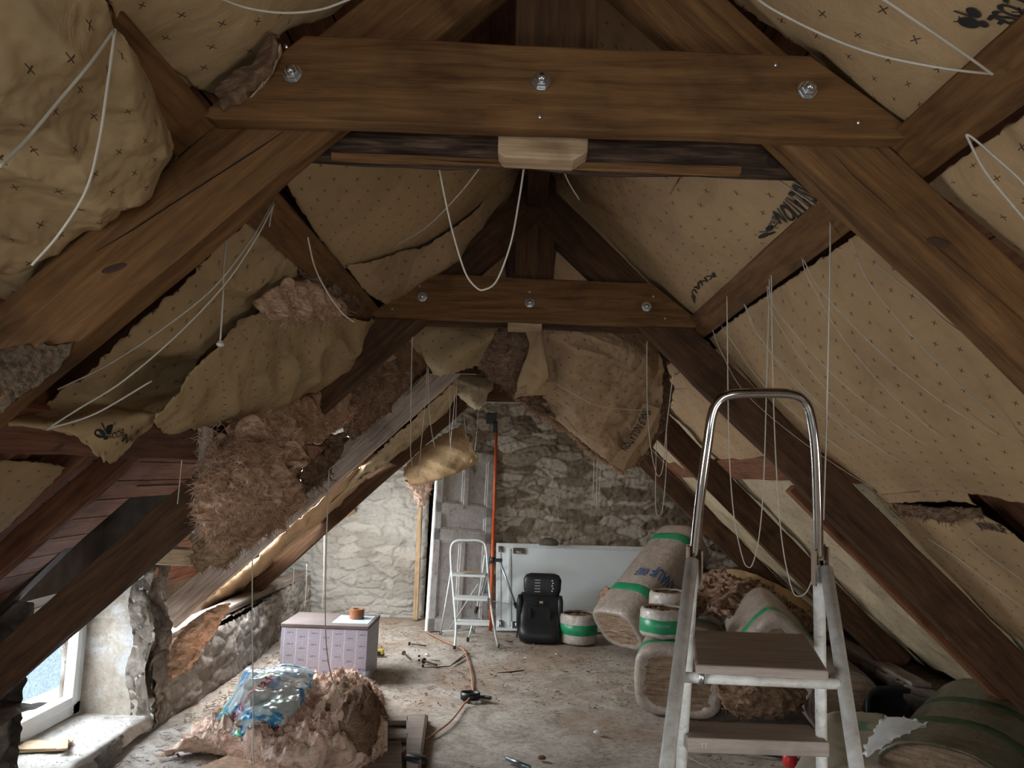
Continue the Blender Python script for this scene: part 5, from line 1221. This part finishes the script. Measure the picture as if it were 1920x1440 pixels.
for x0, x1, z0, z1 in ((.11, .47, .065, .48), (.55, .89, .065, .48), (.11, .89, .545, .63), (.11, .47, .69, .955), (.55, .89, .69, .955)):
    m = MB(); x0, x1, z0, z1 = x0*Wd, x1*Wd, z0*H, z1*H
    for b_ in ((x0, x0+.018, z0, z1), (x1-.018, x1, z0, z1), (x0, x1, z0, z0+.018), (x0, x1, z1-.018, z1)):
        q = lbx(b_[0], b_[1], -.022, -.005, b_[2], b_[3]); m.add(q.v, q.f)
    child('moulding', m, OLD, t, matrix=M, bevel=.004)
child('door_edge', lbx(-.006, .002, -.024, .022, 0, H), WHITE_PVC, t, matrix=M, label='bright white painted door edge')
a = PY(789, 936, 8.66); b_ = PZ(776, 1166); o = beam('door_post', (a.x, 8.62, 1.42), (b_.x, 8.62, 0), .05, .06, (0, -1, 0), W_PALE, 'pale wooden post standing at the left of the dark doorway', 'post')
for z in (.25, .62, .84, 1.0): 
    m = bx(-1.0, -.6, 8.95, 9.25, z, z+.02); tag(obj('shelf_board', m, W_PALE), ['lowest', 'second', 'third', 'topmost'][[.25, .62, .84, 1.0].index(z)]+' pale board edge inside the dark doorway', 'shelf', 'boards inside the doorway')

# ---------------------------------------------------------------- child seat
c = PZ(1011, 1206); c = Vector((c.x, c.y+.15, 0))
t = thing('child_car_seat', 'black plastic child booster seat seen from behind beside the white panel', 'child seat', c)
R = []
for z, w, d, y in ((.0, .15, .12, .02), (.012, .19, .16, .0), (.05, .205, .17, 0), (.12, .205, .16, 0), (.16, .195, .13, .02), (.25, .20, .10, .05), (.36, .205, .085, .07), (.42, .20, .075, .08), (.445, .185, .06, .08), (.452, .15, .04, .08)):
    R.append(superring(c, w, d, z, 4.5, 56, (1, 0, 0), (0, 1, 0)) if 0 else superring(c+Vector((0, y-.03, 0)), w, d, z, 4.5, 56))
child('seat_shell', rings_mb(R), BLACK, t, smooth=True)
R = []
for z, w, d in ((.41, .13, .05), (.43, .165, .06), (.48, .185, .065), (.58, .19, .06), (.625, .165, .05), (.64, .12, .03)):
    R.append(superring(c+Vector((.02, .03, 0)), w, d, z, 4, 48))
hb = child('headrest', rings_mb(R), BLACK, t, smooth=True)
for sx in (-1, 1):
    m = MB(); box(m, c+Vector((sx*.095, -.095, .24)), .035, .02, .15); child('side_recess', m, plain('glossy_black', (.006, .007, .008), .25), t, bevel=.009)
    R = [superring(c+Vector((sx*.20, .0, 0)), .03*k, .06*k, z, 3, 20) for z, k in ((.10, .6), (.14, 1), (.38, 1), (.43, .6))]; child('side_wing', rings_mb(R), BLACK, t, smooth=True)
for i in range(5):
    m = MB(); box(m, c+Vector((-.03-.02*0, -.037, .47+.028*i)), .055, .006, .006); child('grille_bar', m, ALU, hb)
for i in range(5):
    m = MB(); box(m, c+Vector((.115+.008*(i % 2), -.035, .48+.025*i)), .012, .006, .012); child('fabric_spot', m, WHITE_P, hb)
m = MB(); box(m, c+Vector((.01, -.075, .375)), .035, .008, .018); child('label_tag', m, W_PALE, t)
for i in range(3):
    for sx in (-1, 1): m = MB(); box(m, c+Vector((sx*.045, -.062, .34+.035*i)), .045, .02, .008); child('slot', m, plain('slot_black', (.003, .003, .003), .8) if (i == 0 and sx < 0) else bpy.data.materials['slot_black'], t)
cable([c+Vector((-.20, .0, .42)), c+Vector((-.225, -.03, .3)), c+Vector((-.21, -.05, .15)), c+Vector((-.22, -.07, .03))], .008, BLACK, 'black webbing strap hanging at the left of the child seat', 'strap', None, 'strap')

# ---------------------------------------------------------------- carton with printed table
xl, xr = PY(528, 1175, 6.05).x, PZ(682, 1286).x; yf = 6.05; zt = PY(600, 1171, yf).z
t = thing('printed_carton', 'low carton covered in a printed list, standing behind the plastic bag', 'box', ((xl+xr)/2, yf+.25, 0))
CART, nt, b = new_mat('lilac_printed_card'); v = coords(nt, 'Object', (1, 1, 1), False); sp = nt.nodes.new('ShaderNodeSeparateXYZ'); nt.links.new(v, sp.inputs[0])
colw = (xr-xl)/7.2
cx = math_(nt, 'FRACT', math_(nt, 'MULTIPLY', math_(nt, 'ADD', sp.outputs[0], 5.0), 1/colw)); lz = math_(nt, 'FRACT', math_(nt, 'MULTIPLY', sp.outputs[2], 1/.0095))
colline = math_(nt, 'LESS_THAN', cx, .06)
row = math_(nt, 'MULTIPLY', math_(nt, 'LESS_THAN', lz, .45), math_(nt, 'GREATER_THAN', noise_(nt, coords(nt, 'Object', (60, 1, 30), False), 1.5, 2, .5), .42))
c_ = mix(nt, math_(nt, 'MULTIPLY', row, .38), (.34, .34, .42), (.10, .10, .13)); c_ = mix(nt, colline, c_, (.45, .45, .52)); set_col(nt, b, c_); b.inputs['Roughness'].default_value = .5
CTOP = plain('dark_card_top', (.10, .08, .075), .6, var=.2, scale=5)
child('carton_front', bx(xl, xr, yf, yf+.48, .0, zt-.03), CART, t, bevel=.004)
child('carton_lid', bx(xl-.006, xr+.006, yf-.004, yf+.485, zt-.028, zt), CTOP, t, bevel=.006)
rg = random.Random(4)
for i in range(7):
    for r_ in range(4):
        v2, f2_ = text2d('LUX 12'); m = MB(); s = .010; x0 = xl+.02+i*colw+.03; z0 = zt-.07-r_*.085-(i % 2)*.03
        m.v = [(x0+p[0]*s, yf-.0015, z0+p[1]*s) for p in v2]; m.f = f2_; child('printed_heading', m, INK, t)
m = bx(xr-.30, xr-.02, yf+.08, yf+.4, zt, zt+.002); o = child('clear_tape', m, plain('pale_blue_tape', (.38, .47, .50), .2), t)
a = PY(667, 1166, 6.3); m = MB(); lathe(m, [(.030, 0), (.058, 0), (.058, .075), (.030, .075)], (a.x, yf+.28, zt+.003), (0, 0, 1), 36, True)
o = obj('tape_roll', m, plain('brown_tape', (.20, .075, .03), .25), bevel=.002); tag(o, 'roll of brown packing tape standing on the carton', 'tape')

# ---------------------------------------------------------------- heap of wool with boards and bag, left
SAW = plain('sawdust_board', (.52, .36, .24), .9, var=.3, scale=30)
a = [PZ(430, 1440, .05), PZ(610, 1400, .05), PZ(545, 1350, .05), PZ(380, 1400, .05)]
def slab(name, corners, th, mat, label, cat='board', group=None, par=None):
    m = MB(); lo = [p-Vector((0, 0, th)) for p in corners]; m.add(list(corners)+lo, [(0, 1, 2, 3), (7, 6, 5, 4)]+[(i, 4+i, 4+(i+1) % 4, (i+1) % 4) for i in range(4)])
    if par is not None: return child(name, m, mat, par, bevel=.003)
    return tag(obj(name, m, mat, bevel=.003), label, cat, group)
slab('board', [PZ(300, 1470, .05), PZ(440, 1410, .05), PZ(560, 1385, .05), PZ(520, 1500, .05)], .03, SAW, 'sawdust covered board poking out under the wool heap at the bottom edge')
slab('dark_board', [PZ(415, 1440, .03), PZ(437, 1418, .03), PZ(470, 1440, .03), PZ(450, 1470, .03)], .02, BLACK, 'small dark corner of board at the bottom edge')
slab('board', [PZ(560, 1470, .04), PZ(755, 1470, .04), PZ(752, 1388, .04), PZ(600, 1400, .04)], .03, W_GREY, 'grey board lying right of the wool heap at the bottom edge')
t = thing('loose_frame', 'old wooden frame lying flat on the floor beside the wool heap', 'frame', PZ(760, 1390))
slab('stile', [PZ(762, 1440, .03), PZ(784, 1440, .03), PZ(798, 1338, .03), PZ(762, 1340, .03)], .03, W_GREY, '', par=t)
slab('edge', [PZ(784, 1440, .05), PZ(790, 1440, .05), PZ(803, 1342, .05), PZ(797, 1338, .05)], .05, W_DARK, '', par=t)
for y in (1343, 1375): slab('crosspiece', [PZ(690, y+8, .03), PZ(765, y+8, .03), PZ(765, y, .03), PZ(690, y, .03)], .03, W_GREY, '', par=t)
def heap(rows, hgt, label, mat, seed, wisps=1400, nu=190, nv=140, ws=6.5, amp=.06, name='glass_wool_heap', wl=.05, wr_=.0008):
    """rows of (px,py,height) floor points, front to back"""
    R = [[PZ(x, y, h) for x, y, h in r] for r in rows]
    L = Loft(R, nu, nv, 0, Vector((0, 0, 1)), 0, 5, 0, 0, seed); m = MB(); P = []
    for j in range(nv):
        for i in range(nu):
            u, v = i/(nu-1), j/(nv-1); p = L.G[j][i]; e = min(1, 7*min(u, 1-u, v, 1-v)); q = p*ws+Vector((seed, 0, 0))
            d = amp*(fbm(q, 5, .7)+.6*(1-2*abs(noise.noise(q*1.5)))+.25)*e
            z0 = .022*fbm(p*42, 4, .8)*e; d += z0; t_ = Vector((noise.noise(q*.9), noise.noise(q*.9+Vector((3, 3, 3))), 0))*amp*.8+Vector((noise.noise(p*25), noise.noise(p*27+Vector((1, 0, 4))), 0))*.03*(1-e)
            z = max(.004, p.z+d) if e > .02 else .0
            P.append(Vector((p.x, p.y, z))+t_)
    m.v = [tuple(p) for p in P]; m.f = [(j*nu+i, j*nu+i+1, (j+1)*nu+i+1, (j+1)*nu+i) for j in range(nv-1) for i in range(nu-1)]
    rg = random.Random(seed)
    for _ in range(wisps):
        p = P[rg.randrange(len(P))]; dr = Vector((rg.uniform(-1, 1), rg.uniform(-1, .3), rg.uniform(-.2, .9))).normalized(); pts = [p]
        for k in range(4):
            dr = (dr+Vector((rg.uniform(-.7, .7), rg.uniform(-.7, .7), rg.uniform(-.7, .4)))).normalized(); q = pts[-1]+dr*wl*.25*rg.uniform(.4, 1.3); q.z = max(q.z, .003); pts.append(q)
        tube(m, pts, [wr_*2, wr_*2, wr_*1.5, wr_, wr_*.4], 3, False)
    o = obj(name, m, mat, smooth=True); return tag(o, label, 'insulation', K)
heap([[(285,1420,0),(360,1412,0),(430,1420,0),(520,1470,0),(640,1460,0),(716,1425,0)],
      [(310,1405,.04),(390,1385,.12),(460,1405,.16),(540,1440,.16),(640,1415,.18),(718,1395,.10)],
      [(345,1375,.08),(410,1365,.17),(480,1370,.22),(560,1385,.24),(650,1365,.26),(718,1365,.18)],
      [(385,1352,.06),(440,1345,.14),(510,1345,.20),(590,1335,.24),(650,1320,.28),(716,1325,.22)],
      [(440,1328,.02),(500,1312,.12),(560,1300,.18),(610,1290,.24),(660,1285,.28),(708,1298,.24)],
      [(470,1318,0),(510,1303,0),(560,1292,0),(610,1285,0),(660,1282,0),(700,1290,0)]],
     .2, 'pink and tan heap of glass wool on the floor under the plastic bag', WOOL_P, 81, wisps=6000)
heap([[(615,1440,0),(650,1442,0),(690,1438,0),(724,1420,0)],[(612,1400,.14),(650,1402,.18),(692,1400,.16),(724,1385,.08)],[(610,1350,.28),(650,1345,.32),(695,1345,.30),(722,1350,.12)],[(612,1312,.30),(650,1298,.34),(690,1300,.32),(716,1320,.14)],[(620,1300,0),(650,1290,0),(690,1292,0),(712,1302,0)]],
     .2, 'darker brown wool at the right end of the heap beside the boards', WOOL_D, 82, wisps=200, nu=60, nv=50, amp=.05)
# bag
BAGM, nt, b = new_mat('printed_translucent_bag'); v = coords(nt, 'Object', (1, 1, 1), False)
n = noise_(nt, v, 3.6, 3, .55, 1.2); n2 = noise_(nt, coords(nt, 'Object', (1.3, 1, 1.7), False), 5.2, 2, .5, .8); n3 = noise_(nt, coords(nt, 'Object', (1, 1.6, 1), False), 6.5, 2, .5, .6)
c_ = mix(nt, ramp(nt, n2, [(.53, (0, 0, 0)), (.56, (1, 1, 1))]), (.62, .74, .74), (.07, .34, .62)); c_ = mix(nt, ramp(nt, n3, [(.60, (0, 0, 0)), (.62, (1, 1, 1))]), c_, (.12, .58, .28)); c_ = mix(nt, ramp(nt, n, [(.70, (0, 0, 0)), (.72, (1, 1, 1))]), c_, (.55, .05, .04))
set_col(nt, b, c_); b.inputs['Roughness'].default_value = .2; b.inputs['Alpha'].default_value = .68; b.inputs['Specular IOR Level'].default_value = .5
R = [[PY(400,1358,4.42), PY(440,1380,4.25), PY(490,1386,4.2), PY(530,1368,4.22), PY(558,1345,4.35)],
     [PY(412,1335,4.55), PY(455,1340,4.32), PY(505,1342,4.28), PY(548,1325,4.32), PY(570,1310,4.45)],
     [PY(436,1300,4.75), PY(470,1295,4.5), PY(515,1295,4.45), PY(555,1288,4.5), PY(584,1282,4.6)],
     [PY(456,1262,4.95), PY(485,1262,4.75), PY(520,1258,4.75), PY(555,1256,4.75), PY(590,1262,4.8)],
     [PY(462,1250,5.05), PY(490,1256,5.0), PY(520,1250,5.0), PY(550,1248,5.0), PY(585,1258,5.0)]]
LB = Loft(R, 110, 100, .03, Vector((0, -1, .6)), .026, 9, .022, .012, 9)
o = obj('plastic_bag', LB.mb(), BAGM, smooth=True, solid=.0015); WORLD[o.name] = Matrix.Identity(4); tag(o, 'crumpled see-through plastic bag with blue and green print on the wool heap', 'bag')
RED = plain('red_print', (.30, .02, .02), .5)
print_on(LB, o, 'text', (440, 1352), (520, 1268), .065, RED, off=.035, txt='castorama.fr')
m = MB(); lathe(m, [(.0, 0), (.03, 0), (.032, .1), (.028, .1)], PZ(687, 1283), (0, 0, 1), 16); tag(obj('clear_cup', m, plain('clear_plastic', (.5, .55, .56), .1, trans=.8, ior=1.1), smooth=True), 'small clear plastic cup standing at the right foot of the carton', 'cup')

# ---------------------------------------------------------------- small things on the floor
c = PZ(711, 1229); t = thing('tape_measure', 'small yellow and black tape measure lying right of the carton', 'tape measure', c)
child('case', box(MB(), c+Vector((0, 0, .028)), .075, .045, .055), plain('yellow_plastic', (.45, .33, .03), .4), t, bevel=.008); child('black_side', box(MB(), c+Vector((-.01, -.024, .022)), .045, .006, .034), BLACK, t, bevel=.002); child('base_strip', box(MB(), c+Vector((0.004, 0, .008)), .08, .05, .016), BLACK, t, bevel=.003)
RUST = plain('rusty_iron', (.075, .045, .03), .6, .3)
def nail(a, b_, label, r=.012):
    a, b_ = PZ(*a, r), PZ(*b_, r); t = thing('carriage_bolt', label, 'bolt', Vector((a.x, a.y, 0)), 'old bolts strewn on the floor')
    m = MB(); tube(m, [a, b_], r*.55, 8); child('shank', m, RUST, t, smooth=True); d = (b_-a).normalized(); m = MB(); lathe(m, [(0, -.012), (r*1.4, -.008), (r*1.6, 0), (0, .003)], a, d, 12); child('head', m, RUST, t, smooth=True)
nail((768, 1207), (799, 1211), 'long old bolt lying farthest left near the doorway'); nail((757, 1224), (769, 1235), 'short old bolt just right of the tape measure'); nail((795, 1239), (819, 1247), 'thick old bolt in the middle of the scattered iron', .016); 
for i, (a, b_, r, s) in enumerate((((790, 1251), (845, 1249), .006, 'thin rusty rod lying behind the thick old bolt'), ((845, 1248), (880, 1225), .007, 'rusty rod slanting towards the small ladder'), ((808, 1237), (826, 1239), .005, 'short thin rod beside the thick bolt'), ((848, 1245), (872, 1226), .006, 'second slanting rod beside the orange flex'), ((933, 1261), (982, 1257), .007, 'dark splinter of wood alone in the middle of the floor'), ((947, 1201), (962, 1203), .007, 'dark stick by the child seat'))):
    m = MB(); tube(m, [PZ(*a, r), PZ((a[0]+b_[0])/2, (a[1]+b_[1])/2+1, r), PZ(*b_, r)], [r*.5, r, r*.6], 6); tag(obj('iron_rod', m, RUST if i != 4 else W_DARK, smooth=True), s, 'rod')
for i, (x, y) in enumerate(((786, 1230), (786, 1238), (793, 1248))):
    m = MB(); box(m, PZ(x, y, .009), .018, .018, .018, Matrix.Rotation(i, 3, 'Z')); tag(obj('iron_nut', m, BLACK, bevel=.003), ['farthest', 'middle', 'nearest'][i]+' of three small black nuts by the thick bolt', 'nut', 'small black nuts')
m = MB(); q = smooth_path([PZ(800, 1185, .012), PZ(835, 1203, .012), PZ(868, 1218, .012), PZ(876, 1235, .012), PZ(883, 1260, .012), PZ(886, 1285, .012), PZ(886, 1300, .02), PZ(878, 1312, .03), PZ(870, 1320, .012), PZ(845, 1352, .012), PZ(810, 1378, .012), PZ(770, 1400, .012), PZ(735, 1425, .012), PZ(700, 1445, .012), PZ(660, 1470, .012)], 10)
tube(m, q, .0065, 6); FLEX = plain('salmon_flex', (.42, .20, .12), .6); tag(obj('flex_cable', m, FLEX, smooth=True), 'thin salmon coloured flex winding across the floor', 'cable')
c = PZ(884, 1312); t = thing('cable_strap', 'black strap loop with buckle around the flex in the middle of the floor', 'strap', c)
m = MB(); lathe(m, [(.062, 0), (.070, .0), (.072, .05), (.064, .05)], c+Vector((-.01, 0, .003)), (0, .1, 1), 28, True); child('loop', m, BLACK, t, smooth=True)
m = MB(); box(m, c+Vector((.10, -.02, .025)), .09, .035, .02, Matrix.Rotation(-.3, 3, 'Z')); bk = child('buckle', m, BLACK, t, bevel=.006)
m = MB(); box(m, c+Vector((.115, -.025, .036)), .03, .02, .004); child('buckle_plate', m, STEEL, bk)
a, b_ = PZ(950, 1422, .013), PZ(993, 1439, .013); m = MB(); tube(m, [a, b_], .012, 12); o = obj('steel_tube', m, plain('blue_grey_tube', (.22, .28, .32), .3, .8), smooth=True); tag(o, 'short shiny steel tube lying at the bottom edge of the picture', 'tube')
c = PZ(780, 1436); m = rings_mb([superring(c, .07*k, .035*k, z, 3, 24, Vector((1, -.4, 0)).normalized(), Vector((.4, 1, 0)).normalized()) for k, z in ((.9, 0), (1, .02), (1, .04), (.8, .055))]); tag(obj('black_case', m, BLACK, smooth=True), 'black plastic tool case cut by the bottom edge beside the frame', 'case')
for i, (x, y, s, nm, mat) in enumerate(((1016, 1423, .02, 'brown wooden plug near the steel tube', W_RED), (1120, 1375, .02, 'small crumpled white paper on the floor before the packs', WHITE_P), (985, 1234, .010, 'tiny white scrap in the middle of the floor', WHITE_P), (800, 1228, .016, 'white scrap among the scattered bolts', WHITE_P), (1043, 1227, .010, 'tiny white chip near the banded roll', WHITE_P))):
    m = rings_mb([superring(PZ(x, y), s*k*1.3, s*k, z*s, 2.4, 10) for k, z in ((.8, 0), (1, .3), (.7, .8), (.2, 1))]); tag(obj('scrap', m, mat), nm, 'scrap')
# bits over the sill: open book like boards and grit
a = PZ(120, 1385, .095)
for i, (dx, dy, w, d, r) in enumerate(((0, 0, .26, .15, .25), (.02, -.012, .24, .13, .18), (.11, .0, .05, .2, .5))):
    m = box(MB(), (-2.52+dx, 4.30+dy, .088+.010*i), w, d, .009, Matrix.Rotation(r, 3, 'Z')); tag(obj('thin_board', m, W_PALE, bevel=.001), ['lower of the thin pale boards lying on the window sill', 'upper thin pale board on the window sill, catching the light', 'narrow pale slip across the boards on the window sill'][i], 'board')
rg = random.Random(11)
def grit(name, label, n, fn, smin, smax, mat, kind='stuff'):
    m = MB()
    for _ in range(n):
        p = fn(); s = rg.uniform(smin, smax); r = Matrix.Rotation(rg.uniform(0, 6.28), 3, 'Z') @ Matrix.Rotation(rg.uniform(-.4, .4), 3, 'X')
        box(m, p+Vector((0, 0, s*.2)), s*rg.uniform(.8, 4), s*rg.uniform(.5, 1), s*.35, r)
    return tag(obj(name, m, mat), label, 'debris', kind=kind)
def fl_pt():
    while True:
        x, y = rg.uniform(-1.7, 1.9), rg.uniform(2.2, 8.4)
        if noise.noise(Vector((x*.9, y*.7, 3)))+rg.uniform(-.3, .3) > -.05: return Vector((x, y, 0))
grit('sawdust_chips', 'tan wood chips strewn over the floor', 2600, fl_pt, .004, .012, plain('tan_chips', (.33, .20, .11), .9, var=.4, scale=5))
grit('dark_debris', 'dark dirt and splinters strewn over the floor', 1500, fl_pt, .003, .010, plain('dark_chips', (.06, .04, .028), .9, var=.4, scale=5))
grit('wall_foot_rubble', 'stone crumbs along the foot of the left wall', 900, lambda: Vector((rg.uniform(-2.12, -1.75)-.0, rg.uniform(4.2, 8.3), 0)), .004, .014, plain('stone_crumbs', (.24, .20, .16), .95, var=.4, scale=5))
grit('sill_grit', 'mortar crumbs on the window sill', 260, lambda: Vector((rg.uniform(-2.62, -2.26), rg.uniform(4.05, 4.86), .078)), .002, .005, plain('sill_crumbs', (.22, .18, .14), .95, var=.4, scale=5))
def small_strips():
    pass
